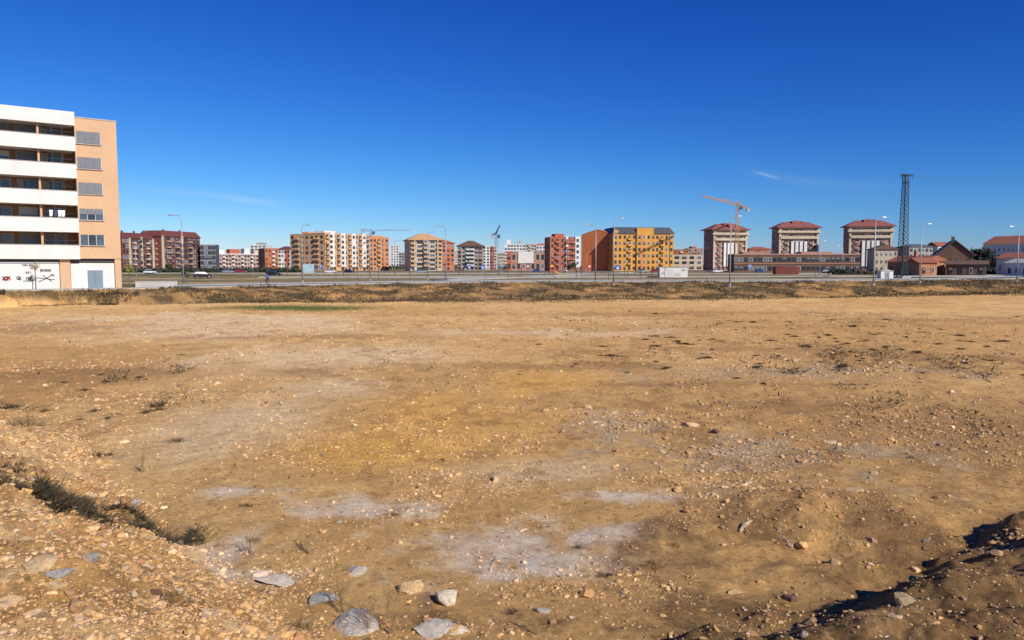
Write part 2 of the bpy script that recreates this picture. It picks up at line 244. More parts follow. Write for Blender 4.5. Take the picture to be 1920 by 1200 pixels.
def blades(name,pts,hmed,wid,mt,label,cat,spread=.35,sc=None):
    n=len(pts); x,y=pts[:,0],pts[:,1]; sc=np.ones(n) if sc is None else sc; z=height(x,y)-.02; a=rng.uniform(0,6.28,n); h=hmed*np.exp(rng.normal(0,.4,n))*sc; ln=rng.uniform(-1,1,(n,2))*h[:,None]*spread*2
    w=wid*rng.uniform(.6,1.4,n)*sc; dx=np.cos(a)*w; dy=np.sin(a)*w
    V=np.stack([np.stack([x-dx,y-dy,z],-1),np.stack([x+dx,y+dy,z],-1),np.stack([x+ln[:,0],y+ln[:,1],z+h],-1)],1).reshape(-1,3)
    me=npmesh(name,V,np.arange(3*n).reshape(n,3),None,3,False); me.materials.append(mt); return tag(link(name,me),label,cat,kind='stuff')
n=90000; x=rng.uniform(-75,130,n); yf=np.interp(x,FR[:,0],FR[:,1]); yb=np.interp(x,BS[:,0],BS[:,1]); t=rng.uniform(-.2,.97,n); y=yb+t*(yf-4-yb)
k=((fbm(x/4,y/2.5,4)>.03)&(rng.random(n)<ss((t+.2)/.3)+.1))|((y<toe(x,y)+3)&(y>toe(x,y)-1.5)&(fbm(x/5,y/5+3,4)>.02)); pts=np.stack([x[k],y[k]],1)
blades('bank_scrub',pts,.22,.065,M['darkgrass'],'dark low scrub growing along the raised earth bank','scrub')
k2=(fbm(x/4+9,y/3,4)>.08); blades('bank_dry_grass',np.stack([x[k2],y[k2]],1),.17,.05,M['drygrass'],'dry straw coloured grass on the raised earth bank','grass')
S=np.array(STRIP); n=44000; u=rng.random(n)*(len(S)-1); i=u.astype(int); f=(u-i)[:,None]; pp=S[i,:2]*(1-f)+S[i+1,:2]*f+rng.normal(0,.22,(n,2)); pp=pp[fbm(pp[:,0]/.5,pp[:,1]/.5,4)>-.07]
blades('weed_strip',pp,.065,.011,M['darkgrass'],'dark patchy band of weeds running down the near left bank','weeds',.9)
n=180000; th=np.radians(rng.uniform(-40,40,n)); r=np.exp(rng.uniform(math.log(7),math.log(80),n)); x=r*np.sin(th); y=r*np.cos(th); w=blob(x,y,1650,1020,330,110)*.9+blob(x,y,1650,690,400,80)*.9+blob(x,y,120,760,180,120)*.9+blob(x,y,1200,1120,350,60)*.6+blob(x,y,1300,600,500,25)*.5+.06
k=(rng.random(n)<w)&(fbm(x/(.12*r**.6)+20,y/(.12*r**.6),4)>.11)&(fbm(x/5+2,y/5,3)>-.10); blades('ground_scrub',np.stack([x[k],y[k]],1),.035,.012,M['darkgrass'],'tiny dark weeds and roots scattered through the bare earth','weeds',1.2,np.clip(r[k]/11,.8,3))
c=G(560,578); pp=np.stack([c[0]+rng.normal(0,3.8,9000),c[1]+rng.normal(0,1.7,9000)],1); blades('grass_patch',pp,.10,.03,M['greengrass'],'thin strip of olive green grass on the far left of the lot','grass')
def belt(name,label,px0,px1,Y,h,n,mt):
    a=P(px0,498,Y)[0]; b_=P(px1,498,Y)[0]; x=rng.uniform(a,b_,n); y=Y+rng.uniform(-8,8,n); hh=h*(.55+1.0*(fbm(x/14,x*0+Y,3)+.4)); z=1.4+rng.random(n)**.8*hh; s=rng.uniform(.3,.8,n)
    V=(np.stack([x,y,z],-1)[:,None,:]+rng.normal(0,1,(n,3,3))*s[:,None,None]); me=npmesh(name,V.reshape(-1,3),np.arange(3*n).reshape(n,3),None,3,False); me.materials.append(mt); tag(link(name,me),label,'trees',kind='stuff')
belt('distant_tree_belt','dark distant trees behind the long brick building on the right',1240,1960,640,4.5,8000,M['leafd'])
belt('distant_tree_belt','dark distant trees between the centre and left buildings',380,1100,600,3,7000,M['leafd'])
belt('distant_shrubs','low shrubs in front of the left red brick apartments',232,560,330,1.0,5000,M['leafd'])
belt('distant_shrubs','low shrubs in front of the right hand houses',1560,1960,250,.8,3500,M['leafd'])
# ---------------------------------------------------------------- roads
def offset(pl,d):
    pl=np.array(pl,float); tn=np.gradient(pl,axis=0); tn/=np.linalg.norm(tn,axis=1)[:,None]; return pl+np.stack([-tn[:,1],tn[:,0]],1)*d
def resample(pl,st=3.):
    pl=np.array(pl,float); s=np.r_[0,np.cumsum(np.hypot(*np.diff(pl,axis=0).T))]; u=np.arange(0,s[-1],st); r=np.stack([np.interp(u,s,pl[:,0]),np.interp(u,s,pl[:,1])],1)
    for _ in range(6): r[1:-1]=(r[:-2]+2*r[1:-1]+r[2:])/4
    return r
def strip(name,pl,a,b_,z0,z1,mt,label):
    A=offset(pl,a); B=offset(pl,b_); mb=MB()
    for i in range(len(A)-1):
        p=[(*A[i],z1),(*A[i+1],z1),(*B[i+1],z1),(*B[i],z1)]; mb.add(p,[(3,2,1,0)],mt)
        mb.add([(*A[i],z0),(*A[i+1],z0),(*A[i+1],z1),(*A[i],z1)],[(0,1,2,3)],mt); mb.add([(*B[i],z0),(*B[i+1],z0),(*B[i+1],z1),(*B[i],z1)],[(3,2,1,0)],mt)
    o=mb.build(name); tag(o,label,kind='structure'); return o
pl=resample(FR[1:-1]); strip('pavement',pl,.3,3.0,1.2,1.62,M['pave'],'pale slab pavement with kerb along the top of the bank')
pr=pl[pl[:,0]>-43]; strip('road',pr,3.0,10.5,1.3,1.51,M['asphalt'],'grey asphalt road along the top of the bank'); strip('far_pavement',pr,10.5,13.5,1.2,1.62,M['pave'],'pale pavement on the far side of the road')
mb=MB(); A=offset(pr,6.68); B=offset(pr,6.82)
for i in range(0,len(A)-2,3): mb.add([(*A[i],1.515),(*A[i+1],1.515),(*B[i+1],1.515),(*B[i],1.515)],[(3,2,1,0)],M['paint'])
tag(mb.build('road_marking'),'dashed white centre line on the asphalt road',kind='structure')
for nm,pts,w,mt,lb in [('path',[(-60,175),(0,178),(80,185),(200,215)],6,M['pave'],'pale path crossing the grass beyond the road'),('path',[(-150,262),(-20,262),(90,250),(260,260)],10,M['pave'],'second pale path nearer the buildings'),
    ('street',[(-230,350),(0,352),(330,350)],12,M['asphalt'],'street in front of the distant apartment blocks'),('path',[(-12,140),(10,200),(50,300)],4,M['pave'],'narrow pale path running away through the field')]:
    strip(nm,resample(pts,6),0,w,1.2,1.66,mt,lb)
# ---------------------------------------------------------------- windows and buildings
def unitwin(glassm,framem,shutm=None,sh=0.):
    mb=MB(); mb.box(-.5,.5,-.03,.05,0,1,glassm); t=.07
    mb.box(-.56,-.5+t,-.10,.04,-.03,1.03,framem); mb.box(.5-t,.56,-.10,.04,-.03,1.03,framem); mb.box(-.5+t,.5-t,-.10,.04,-.03,.05,framem); mb.box(-.5+t,.5-t,-.10,.04,.96,1.03,framem); mb.box(-.02,.02,-.08,.03,.05,.96,framem)
    if sh: mb.box(-.43,.43,-.075,.02,1-sh,.955,shutm)
    return mb.mesh('window')
WM={'d':[unitwin(M['glass'],M['dframe']),unitwin(M['glass'],M['dframe'],M['shut'],.45),unitwin(M['glassb'],M['frame']),unitwin(M['glass'],M['dframe'])],
    'l':[unitwin(M['glass'],M['frame']),unitwin(M['glassb'],M['frame'],M['wshut'],.5),unitwin(M['glass'],M['frame'],M['wshut'],.25)]}
def bld(name,label,a,b_,top,depth,wall,nf,nc,roof='flat',roofm='maroon',rh=0,ww=.5,wh=.5,feat=(),bal=(),balm='white',bands=None,bh=.33,side=0,sider=0,pent=(),win='d',skip=(),chim=0,z0=1.45,cat='building',over=.5,group=None):
    A=P(a[0],498,a[1]); B=P(b_[0],498,b_[1]); H=P(a[0],top,a[1])[2]-z0; w=math.hypot(B[0]-A[0],B[1]-A[1]); rz=math.atan2(B[1]-A[1],B[0]-A[0])
    R=thing(name,label,cat,(A[0],A[1],z0),rz,group); wm=M[wall]
    MB().box(0,w,0,depth,-.4,H,wm).build('wall',R)
    fh=H/nf; cw=w/nc
    for (x0,x1,zz0,zz1,pr_,mt,pn) in feat: MB().box(x0*w,x1*w,-pr_,.2,zz0*H,zz1*H,M[mt]).build(pn,R)
    if bands:
        for i in range(1,nf+1): MB().box(-.12,w+.12,-.22,.3,i*fh-.02-bh,i*fh-.02,M[bands]).build('floor_band',R)
    hw,ht=cw*ww,fh*wh; vs_=WM[win]; prs=lambda xf:max([f_[4] for f_ in feat if f_[0]<=xf<=f_[1] and f_[2]<.3 and f_[3]>.7]+[0])
    for i in range(nf):
        for j in range(nc):
            if (i,j) in skip or j in skip: continue
            if random.random()<.03: continue
            xf=(j+.5)/nc; link('window',random.choice(vs_),R,(xf*w,-.04-prs(xf),i*fh+fh*.22),0,(hw,1,ht))
    if bal:
        bm_=MB().box(-.5,.5,-1.1,0,0,.12,M['conc']).box(-.5,.5,-1.1,-1.0,.12,1.0,M[balm]).box(-.5,-.49,-1.0,0,.12,1.0,M[balm]).box(.49,.5,-1.0,0,.12,1.0,M[balm]).mesh('balcony')
        for i in range(1,nf):
            for j in bal: link('balcony',bm_,R,((j+.5)/nc*w,-.05-prs((j+.5)/nc),i*fh+.05),0,(cw*.85,1,1))
    for s_,xx,rr in((side,0,-math.pi/2),(sider,w,math.pi/2)):
        for i in range(nf):
            for j in range(s_): link('window',random.choice(vs_),R,(xx+(-.04 if xx==0 else .04),(j+.5)/s_*depth,i*fh+fh*.28),rr,(min(1.5,depth/s_*.4),1,ht))
    rm=M[roofm]; o=over
    if roof=='flat':
        mb=MB(); mb.box(-.1,w+.1,-.1,depth+.1,H,H+.25,wm if not bands else M[bands]).build('parapet',R)
    elif roof in('hip','mansard'):
        ins=min(w,depth)*(.5 if roof=='hip' else 0)*.8+ (rh*.5 if roof=='mansard' else 0)
        MB().add([(-o,-o,H),(w+o,-o,H),(w+o,depth+o,H),(-o,depth+o,H),(-o,-o,H+.3),(w+o,-o,H+.3),(w+o,depth+o,H+.3),(-o,depth+o,H+.3),(ins,ins,H+.3+rh),(w-ins,ins,H+.3+rh),(w-ins,depth-ins,H+.3+rh),(ins,depth-ins,H+.3+rh)],
            [(0,3,2,1),(0,1,5,4),(1,2,6,5),(2,3,7,6),(3,0,4,7),(4,5,9,8),(5,6,10,9),(6,7,11,10),(7,4,8,11),(8,9,10,11)],rm).build('roof',R)
    elif roof=='gablex': MB().add([(-o,-o,H-.1),(w+o,-o,H-.1),(w+o,depth+o,H-.1),(-o,depth+o,H-.1),(-o,depth/2,H+rh),(w+o,depth/2,H+rh)],[(0,3,2,1),(0,1,5,4),(2,3,4,5),(1,2,5),(3,0,4)],rm).build('roof',R)
    elif roof=='gabley':
        MB().prism([(0,H),(w,H),(w/2,H+rh-.05)],0,depth,wm).build('gable',R)
        MB().prism([(-o,H-.25),(w/2,H+rh),(w+o,H-.25),(w+o,H),(w/2,H+rh+.3),(-o,H)],-o,depth+o,rm).build('roof',R)
    for (x0,x1,hh,mt) in pent: MB().box(x0*w,x1*w,depth*.2,depth*.8,H,H+hh,M[mt]).build('roof_storey',R)
    for i in range(chim):
        xx=w*(i+.7)/(chim+.4); MB().box(xx-.4,xx+.4,depth*.4,depth*.4+.8,H+rh*.4,H+rh+1.3,wm).box(xx-.5,xx+.5,depth*.4-.1,depth*.4+.9,H+rh+1.3,H+rh+1.45,M['conc']).build('chimney',R)
    return R
ab='apartment_building'
bld(ab,'dark red brick apartment block with cream strips, directly right of the near white-balconied block',(230,405),(304,430),446,14,'dred',6,12,'hip','maroon',3,ww=.5,wh=.6,feat=[(.16,.20,0,1.02,.5,'cream','pilaster'),(.45,.5,0,1.05,.5,'cream','pilaster'),(.75,.79,0,1.02,.5,'cream','pilaster')],bal=(3,7,10),balm='cream',bands='brown',chim=3)
bld(ab,'dark red brick block with cream strips immediately left of the narrow grey block',(304,425),(376,455),443,16,'dred',6,9,'mansard','maroon',3.2,ww=.55,wh=.6,feat=[(.0,.05,0,1.03,.5,'cream','pilaster'),(.48,.54,0,1.03,.5,'cream','pilaster')],bal=(1,3,6),balm='pink',chim=2,bands='brown')
bld(ab,'narrow dark grey block beside the dark red brick apartments',(376,450),(405,452),459,14,'dgrey',5,4,ww=.7,bands='grey')
bld(ab,'long low brick terrace with white top storey on the left skyline',(405,520),(497,540),476,14,'pink',4,16,ww=.55,bands='white',pent=[(.02,.2,3,'white'),(.3,.5,3.5,'red'),(.6,.7,4,'white'),(.8,.95,3,'cream')],bal=(2,5,8,11,14))
bld(ab,'white tower block rising behind the low brick terrace on the left',(470,760),(500,760),460,20,'white',9,4,ww=.6,pent=[(.3,.7,3,'grey')])
bld(ab,'plain red block with small upper windows left of the long tan block',(497,480),(522,485),466,14,'redor',5,4,ww=.4,bal=(2,),side=2)
bld(ab,'small white and red block just left of the long tan block',(522,500),(545,500),468,12,'white',5,4,ww=.6,feat=[(.6,.9,0,1,.4,'red','brick_panel')],roof='hip',rh=2)
bld(ab,'tan brick corner block with flat roof, left end of the long pale apartment row',(545,414),(609,404),440,16,'tan',7,7,ww=.42,win='d',pent=[(.25,.4,1.6,'tan'),(.6,.9,2,'white')],bal=(1,5),side=2,balm='tan')
bld(ab,'long block with alternating white and tan bays receding to the right',(609.5,404),(692,432),437,14,'tan',7,12,ww=.5,win='d',feat=[(.10,.2,.1,1.03,.7,'white','bay'),(.34,.44,.1,1.02,.7,'white','bay'),(.58,.68,.1,1.02,.7,'white','bay'),(.82,.92,.1,1.02,.7,'white','bay'),(.0,.07,0,1,.3,'tan','pilaster')],bal=(0,3,6,9,11),balm='tan')
bld(ab,'orange brick block with dark recessed windows closing the right end of the tan row',(692.3,432),(729,438),446,16,'orange',7,5,ww=.5,feat=[(.72,1,0,1.03,.3,'orange','brick_panel'),(.0,.1,0,1.03,.3,'orange','brick_panel')],pent=[(.2,.8,1.4,'orange')],bal=(2,),balm='tan')
bld(ab,'slim pale tower seen through the gap right of the tan row',(733,820),(748,820),460,16,'white',9,3)
bld(ab,'low grey block in the gap left of the pyramid roofed building',(748,700),(768,700),474,16,'grey',6,4,ww=.6)
bld(ab,'tan block with pyramid roof and deep dark balconies',(769,400),(829,405),450,20,'cream',7,5,'hip','tan',3.6,ww=.78,wh=.66,bands='cream',feat=[(.12,.16,0,1,.9,'cream','column'),(.44,.5,0,1,.9,'orange','column'),(.84,.88,0,1,.9,'cream','column')],bal=(0,2,4),balm='tan',over=1.2)
bld(ab,'red brick wing joined right of the pyramid roofed tan block',(829,410),(852,418),456,14,'redor',6,3,'hip','tile',2,ww=.5)
bld(ab,'grey and tan block with hipped roof in the centre of the skyline',(858,455),(905,455),462,18,'grey',6,6,'hip','brown',3.4,ww=.6,wh=.6,bands='cream',feat=[(.0,.15,0,1,.4,'pink','brick_panel'),(.85,1,0,1,.4,'pink','brick_panel')],over=1,bal=(2,3))
bld(ab,'white and red block just right of the central hipped block',(905,560),(932,560),462,18,'white',8,4,feat=[(.55,.8,0,1,.5,'red','brick_panel')])
bld(ab,'pair of joined white blocks behind the low pink hall',(946,640),(985,640),458,18,'white',8,7,ww=.6,pent=[(.1,.3,4,'white'),(.6,.8,3,'grey')])
bld(ab,'pale grey block right of the joined white blocks',(986,680),(1006,680),458,18,'cream',8,4,ww=.6,bal=(1,))
bld(ab,'white block with red roof storey left of the red and white block',(1006,600),(1028,600),461,18,'white',7,4,pent=[(.1,.9,2,'red')])
bld('hall','low pink hall with pale upper wall in the centre, below the white blocks',(950,430),(1022,430),473,18,'pink',2,8,ww=.5,feat=[(.3,.7,.4,1.04,.4,'white','white_panel'),(.0,.12,0,1.05,.4,'red','brick_panel')],cat='building')
bld(ab,'red brick block with white balcony panels left of the blank red wall',(1031,382),(1087,385),445,12,'red',6,6,ww=.42,feat=[(.0,.1,0,1.03,.3,'redor','pilaster'),(.52,.6,0,1.03,.6,'white','pilaster'),(.84,1,.1,1.03,.6,'white','bay')],bal=(1,3,4),balm='red',pent=[(.2,.5,2,'red')],side=2)
bld(ab,'tall red orange end block with almost blank wall and low gable',(1090,400),(1148.5,392),440,18,'redw',6,4,'gabley','redw',2.4,ww=.28,wh=.35,skip=(0,1,2),over=.1)
bld(ab,'yellow ochre block with dark slate mansard roof',(1149,386),(1262,392),438,20,'yellow',6,13,'mansard','slate',3.2,ww=.42,wh=.5,feat=[(.02,.08,0,1.1,.4,'yellow','pilaster'),(.38,.66,0,1.16,.9,'yellow','central_bay'),(.45,.49,0,1.0,1.0,'orange','pilaster'),(.94,1,0,1.0,.4,'yellow','pilaster')],bal=(3,10),balm='yellow')
bld(ab,'distant red block immediately right of the yellow block',(1264,620),(1290,620),468,18,'redor',6,5,bal=(2,))
bld(ab,'distant long pink block left of the first maroon roofed tower',(1290,660),(1318,660),466,18,'pink',6,5,pent=[(.3,.6,2,'red')])
def tower(lab,p0,p1,Y,eave,ds):
    bld('tower_block',lab,(p0,Y),(p1,Y+ds),eave,12,'towerw',8,8,'hip','rose',3.4,feat=[(.0,.05,0,.97,.7,'cream','pilaster'),(.95,1,0,.97,.7,'cream','pilaster'),(-.04,1.04,.88,.93,1.6,'cream','upper_balcony'),(.03,.97,.74,.80,1.2,'cream','upper_balcony'),(.28,.72,.12,.66,.5,'dgrey','recess_panel'),(.30,.37,.1,.68,1.1,'white','column'),(.41,.48,.1,.68,1.1,'white','column'),(.52,.59,.1,.68,1.1,'white','column'),(.63,.70,.1,.68,1.1,'white','column')],side=3,ww=.62,wh=.48,bands='cream',bh=.75,over=1.7,chim=1,bal=(1,6),balm='pink',pent=[(.36,.64,4.0,'rose')])
tower('maroon roofed tower block behind the yellow crane, leftmost of the three',1336,1399,430,431,4)
tower('maroon roofed tower block with white columns, middle one of the three',1459,1533,440,427,0)
tower('maroon roofed tower block standing left of the steel pylon, rightmost of the three',1590,1671,415,425,-4)
bld('school_building','long low brown brick building with cream bands in front of the maroon roofed towers',(1376,330),(1612,325),477,14,'brown',2,26,ww=.7,wh=.4,bands='pink',pent=[(.08,.3,1.2,'pink'),(.55,.8,1.2,'pink')],cat='building')
bld(ab,'distant red brick block between the left and middle maroon roofed towers',(1404,560),(1447,560),468,16,'red',4,8,'hip','tile',2)
bld(ab,'small grey beige block right of the rightmost maroon roofed tower',(1640,300),(1683,298),468,14,'cream',3,5,'hip','brown',1.6,ww=.35,win='l')
bld('house','grey blue building with flat roof behind the steel pylon',(1704,420),(1748,420),463,14,'grey',4,6,'hip','dgrey',1.5,cat='house')
bld('house','low orange brick house with tiled roof just right of the pylon foot',(1664,222),(1732,210),490,9,'hbrick',1,5,'gablex','tile',1.6,ww=.25,wh=.4,side=1,cat='house',chim=1)
bld('shed','small orange shed with sloping roof at the right end of the orange house',(1724,200),(1757,200),492,7,'hbrick',1,2,'gablex','tile',1.3,ww=.3,wh=.4,cat='shed')
bld('house','tall dark brown gabled house right of the orange house',(1754,224),(1824,220),479,12,'brown',2,4,'gabley','dgrey',4.4,ww=.3,wh=.38,side=2,cat='house',chim=1,over=.6)
bld('house','low dark house with brown roof in front of the brown gabled house',(1773,205),(1850,200),495,8,'brown',1,4,'gablex','brown',1.0,ww=.3,cat='house')
bld(ab,'long white building with red tiled roof at the right edge',(1842,330),(1990,300),458,16,'white',3,16,'gablex','tile',3.6,ww=.3,wh=.35,win='l',cat='building')
bld('house','white house with red tiled roof below the long white building',(1868,238),(1950,225),483,10,'white',1,5,'gablex','tile',1.6,ww=.25,wh=.35,cat='house')
bld('house','small white gabled house at the right edge nearest the street lamp',(1886,200),(1945,192),492,8,'white',1,4,'gablex','conc',1.0,ww=.3,wh=.35,cat='house')
bld('house','distant white house with red roof right of the grey blue building',(1757,420),(1800,420),461,12,'white',3,5,'gablex','tile',2.4,cat='house')
for a0,a1,tp,Yk,wl,nf,lb in [(408,424,470,800,'white',7,'small white far block over the low brick terrace, leftmost'),(440,455,468,800,'cream',7,'small cream far block over the low brick terrace'),(853,860,470,700,'white',7,'sliver of white far block beside the central hipped block'),
    (1234,1250,480,700,'white',4,'low white far block hidden behind the yellow block'),(1536,1556,474,700,'pink',5,'far pink block right of the middle maroon roofed tower'),(1556,1578,478,640,'redor',4,'far red block left of the rightmost maroon roofed tower'),(932,947,474,620,'cream',5,'low cream far block directly behind the dark blue crane'),
    (1800,1835,470,520,'pink',4,'far pink block behind the brown gabled house'),(1262,1318,478,480,'cream',3,'low cream far block left of the leftmost maroon roofed tower')]:
    bld('distant_building',lb,(a0,Yk),(a1,Yk),tp,16,wl,nf,4,ww=.55,cat='building')
# ---------------------------------------------------------------- near white apartment building
d=np.array([9.7,6.9])/math.hypot(9.7,6.9); A0=np.array([-57.2,83.3])-d*9; L=9+11.9; z0=1.5
R=thing(ab,'near apartment block with white balcony bands and an ochre brick end bay, left edge','building',(A0[0],A0[1],z0),math.atan2(d[1],d[0]))
bx=L-4.35
nb=M['nbrick']; w_=M['white']; DP=14
MB().box(bx,L,0,DP,3.62,20.0,nb).box(bx,L,1.5,DP,-.5,3.6,nb).build('brick_bay',R)
MB().box(bx-.02,L+.06,-.06,DP,20.0,20.12,M['conc']).build('coping',R)
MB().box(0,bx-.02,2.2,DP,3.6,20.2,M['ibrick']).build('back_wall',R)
for k in range(6):
    zb=3.55+3.13*k; zt=zb+1.62 if k<5 else 20.55
    if k==5: zb=19.0
    MB().box(-.2,bx+.0,-.55,-.40,zb,zt,w_).box(bx-.15,bx,-.40,0.3,zb,zt,w_).box(-.2,bx-.16,-.39,2.19,zb,zb+.32,w_).build('balcony' if k<5 else 'roof_parapet',R)
    if k<5:
        MB().box(-.22,bx+.03,-.60,-.36,zt,zt+.05,M['conc']).build('coping',R)
        for j,xx in enumerate(np.arange(.6,bx-1.2,2.55)):
            o=MB().box(xx,xx+1.95,2.12,2.19,zb+.34,zb+2.95,M['frame']).build('balcony_door',R)
            MB().box(xx+.1,xx+.93,2.08,2.115,zb+.4,zb+2.85,M['glass']).box(xx+1.02,xx+1.85,2.08,2.115,zb+.4,zb+2.85,M['glassb']).build('pane',o)
            rr=random.random()
            if rr<.45: MB().box(xx+.06,xx+1.9,2.04,2.075,zb+2.3-rr*1.6,zb+2.88,M['wshut'] if rr<.22 else M['shut']).build('shutter',o)
            elif rr<.75: MB().box(xx+.1,xx+.6,2.05,2.075,zb+.5,zb+2.8,M['curt']).build('curtain',o)
        for xx in (2.6,7.7,12.8): MB().box(xx,xx+.22,.1,2.18,zb+.33,zb+3.1,nb).build('dividing_wall',R)
        mb=MB()
        for xx in np.arange(bx-3.4,bx-.3,1.05): mb.bar((xx,-.3,zt+.05),(xx,-.3,zb+3.13),.035,M['dframe'])
        mb.bar((bx-3.4,-.3,zt+.55),(bx-.3,-.3,zt+.55),.025,M['dframe']); mb.build('balcony_screen_frame',R)
for i,(za,zc,sh) in enumerate([(18.6,20.0,1),(15.7,17.0,1),(12.75,14.05,1),(9.7,11.0,.5),(6.7,7.95,0)]):
    za-=z0; zc-=z0; x0,x1=bx+.10,bx+2.65
    wn=MB().box(x0,x1,-.03,.05,za,zc,M['dframe']).build('window',R)
    pm_=MB()
    for q_ in range(3): pm_.box(x0+.08+q_*(x1-x0-.05)/3,x0+(q_+1)*(x1-x0-.05)/3,-.045,-.031,za+.07,zc-.07,M['glassb' if q_!=1 else 'glass'])
    pm_.build('pane',wn); mb=MB()
    for q_ in (0,1,2,3): xq=x0+q_*(x1-x0-.06)/3; mb.box(xq,xq+.06,-.062,-.046,za,zc,M['frame'])
    mb.build('frame',wn)
    if sh:
        s_=MB(); n=int(12*sh); hh=(zc-za-.1)/12
        s_.box(x0+.07,x1-.07,-.07,-.064,zc-.06-n*hh,zc-.05,M['shutd'])
        for q_ in range(n): s_.box(x0+.07,x1-.07,-.10,-.071,zc-.06-(q_+.78)*hh,zc-.06-q_*hh,M['shut'])
        for q_ in (1,2): xq=x0+q_*(x1-x0)/3; s_.box(xq,xq+.04,-.115,-.101,zc-.06-n*hh,zc-.05,M['shutd'])
        s_.build('shutter',wn)
    MB().box(x0-.08,x1+.08,-.18,.02,za-.10,za-.005,M['conc']).build('sill',wn)
MB().box(-.2,L,.4,1.48,3.2,3.54,M['dframe']).build('dark_opening_strip',R)  # solid dark strip, its colour stands in for the shaded opening above the ground walls
MB().box(0,bx-2.1,.25,1.49,-.5,3.1,w_).build('ground_wall',R); MB().box(bx-.95,L-.75,.25,1.49,-.5,3.1,w_).build('ground_wall',R)
for xx0,xx1 in ((bx-2.05,bx-1.0),(L-.7,L-.02),(bx-9.2,bx-8.2)): MB().box(xx0,xx1,.0,1.47,-.5,3.56,nb).build('brick_pillar',R)
dr=MB().box(bx+.75,bx+2.35,.19,.246,0,2.25,M['door']).build('door',R); MB().bar((bx+2.2,.17,1.0),(bx+2.2,.17,1.25),.03,M['steel']).build('door_handle',dr); MB().box(bx+1.54,bx+1.56,.18,.189,0,2.2,M['dframe']).build('door_seam',dr)
def glyph(ch,x,z,s):
    G_={'e':[(0,.5),(.8,.5),(.7,.9),(.3,1),(0,.6),(.1,.1),(.5,0),(.85,.15)],'v':[(0,1),(.4,0),(.8,1)],'l':[(.2,1.2),(.1,.1),(.7,0)],'n':[(0,0),(.05,1),(.5,.9),(.7,.6),(.75,0)],'s':[(.8,.9),(.3,1),(.1,.7),(.7,.4),(.6,.05),(0,.1)],'o':[(.4,1),(0,.6),(.1,.1),(.6,0),(.8,.5),(.4,1)],'x':[(0,0),(.8,1),(.4,.5),(0,1),(.8,0)],'a':[(.8,.9),(.2,.9),(0,.3),(.4,0),(.8,.8),(.85,0)]}[ch]
    return [(x+a*s,z+b_*s) for a,b_ in G_]
gx=bx-7.9
def tagpart(items,extra=(),yy=.245,par=None,nm='graffiti'):
    gr=MB()
    for ch,xx,zz,s_,mt,r in items:
        p=glyph(ch,xx,zz,s_)
        for a,b_ in zip(p[:-1],p[1:]): gr.bar((a[0],yy,a[1]),(b_[0],yy,b_[1]),r*1.35,M[mt])
    for a,b_ in extra: gr.bar((a[0],yy,a[1]),(b_[0],yy,b_[1]),.042,M['black'])
    gr.build(nm,par)
tagpart([('x',gx+.25,1.15,.45,'redp',.045),('a',gx+.4,1.1,.45,'redp',.045),('x',gx+.7,1.2,.4,'redp',.045),('x',gx+.35,1.2,.3,'redp',.04)],par=R)
tagpart([('o',gx+1.6,1.2,.4,'black',.026),('a',gx+1.62,1.25,.34,'black',.026),('s',gx+1.78,1.15,.34,'black',.026)],par=R)
tagpart([('s',gx+2.45,1.9,.22,'black',.02),('o',gx+2.63,1.87,.22,'black',.02),('n',gx+2.8,1.92,.2,'black',.02)],par=R)
tagpart([('n',gx+2.5,1.15,.3,'black',.026),('a',gx+2.7,1.2,.28,'black',.026),('s',gx+2.9,1.15,.3,'black',.026)],[((gx+2.2,1.02),(gx+3.2,1.08))],par=R)
tagpart([('e',gx+3.9,2.1,.3,'black',.028),('v',gx+4.15,2.1,.3,'black',.028),('e',gx+4.4,2.1,.3,'black',.028),('e',gx+4.7,2.1,.3,'black',.028)],par=R)
tagpart([],[((gx+3.7,.9),(gx+5.2,1.75)),((gx+3.6,1.4),(gx+5.3,1.15)),((gx+5.0,.95),(gx+4.1,1.7)),((gx+4.9,1.75),(gx+5.2,1.75)),((gx+5.2,1.5),(gx+5.2,1.75))],par=R)
tagpart([('n',gx+2.2,2.75,.2,'black',.022),('e',gx+2.42,2.75,.2,'black',.022),('l',gx+2.64,2.75,.2,'black',.022),('e',gx+2.86,2.75,.2,'black',.022),('o',gx+3.08,2.75,.2,'black',.022)],par=R)
def loc(x,y,z): return np.array([A0[0]+d[0]*x-d[1]*y,A0[1]+d[1]*x+d[0]*y,z0+z])
rzA=math.atan2(d[1],d[0])
cl=thing('hanging_laundry','white clothes hanging over the second lowest balcony of the near block','laundry',loc(bx-2.9,-.62,3.55+3.13+1.7),rzA)
for i,(xx,mt) in enumerate([(0,'cloth'),(.45,'clothr'),(.85,'cloth'),(1.2,'cloth')]): MB().add([(xx,0,.75),(xx+.35,0,.75),(xx+.3,-.06,.1),(xx+.02,-.05,.05),(xx,.05,.8),(xx+.35,.05,.8)],[(0,1,2,3),(4,5,1,0)],M[mt]).build('garment',cl)
pp=thing('potted_plant','small potted shrub on the top balcony of the near block','plant',loc(bx-3.2,.2,3.55+3.13*4+1.3),rzA)
MB().bar((0,0,-.3),(0,0,.25),.2,M['tile'],10,.27).build('pot',pp); mb=MB()
for i in range(120):
    v=Vector(rng.normal(0,1,3)).normalized()*.42*random.random()**.3; c_=Vector((0,0,.55))+v; a=Vector(rng.normal(0,.09,3)); b__=Vector(rng.normal(0,.09,3)); mb.add([c_,c_+a,c_+b__],[(0,1,2)],M['leaf'])
mb.build('foliage',pp)
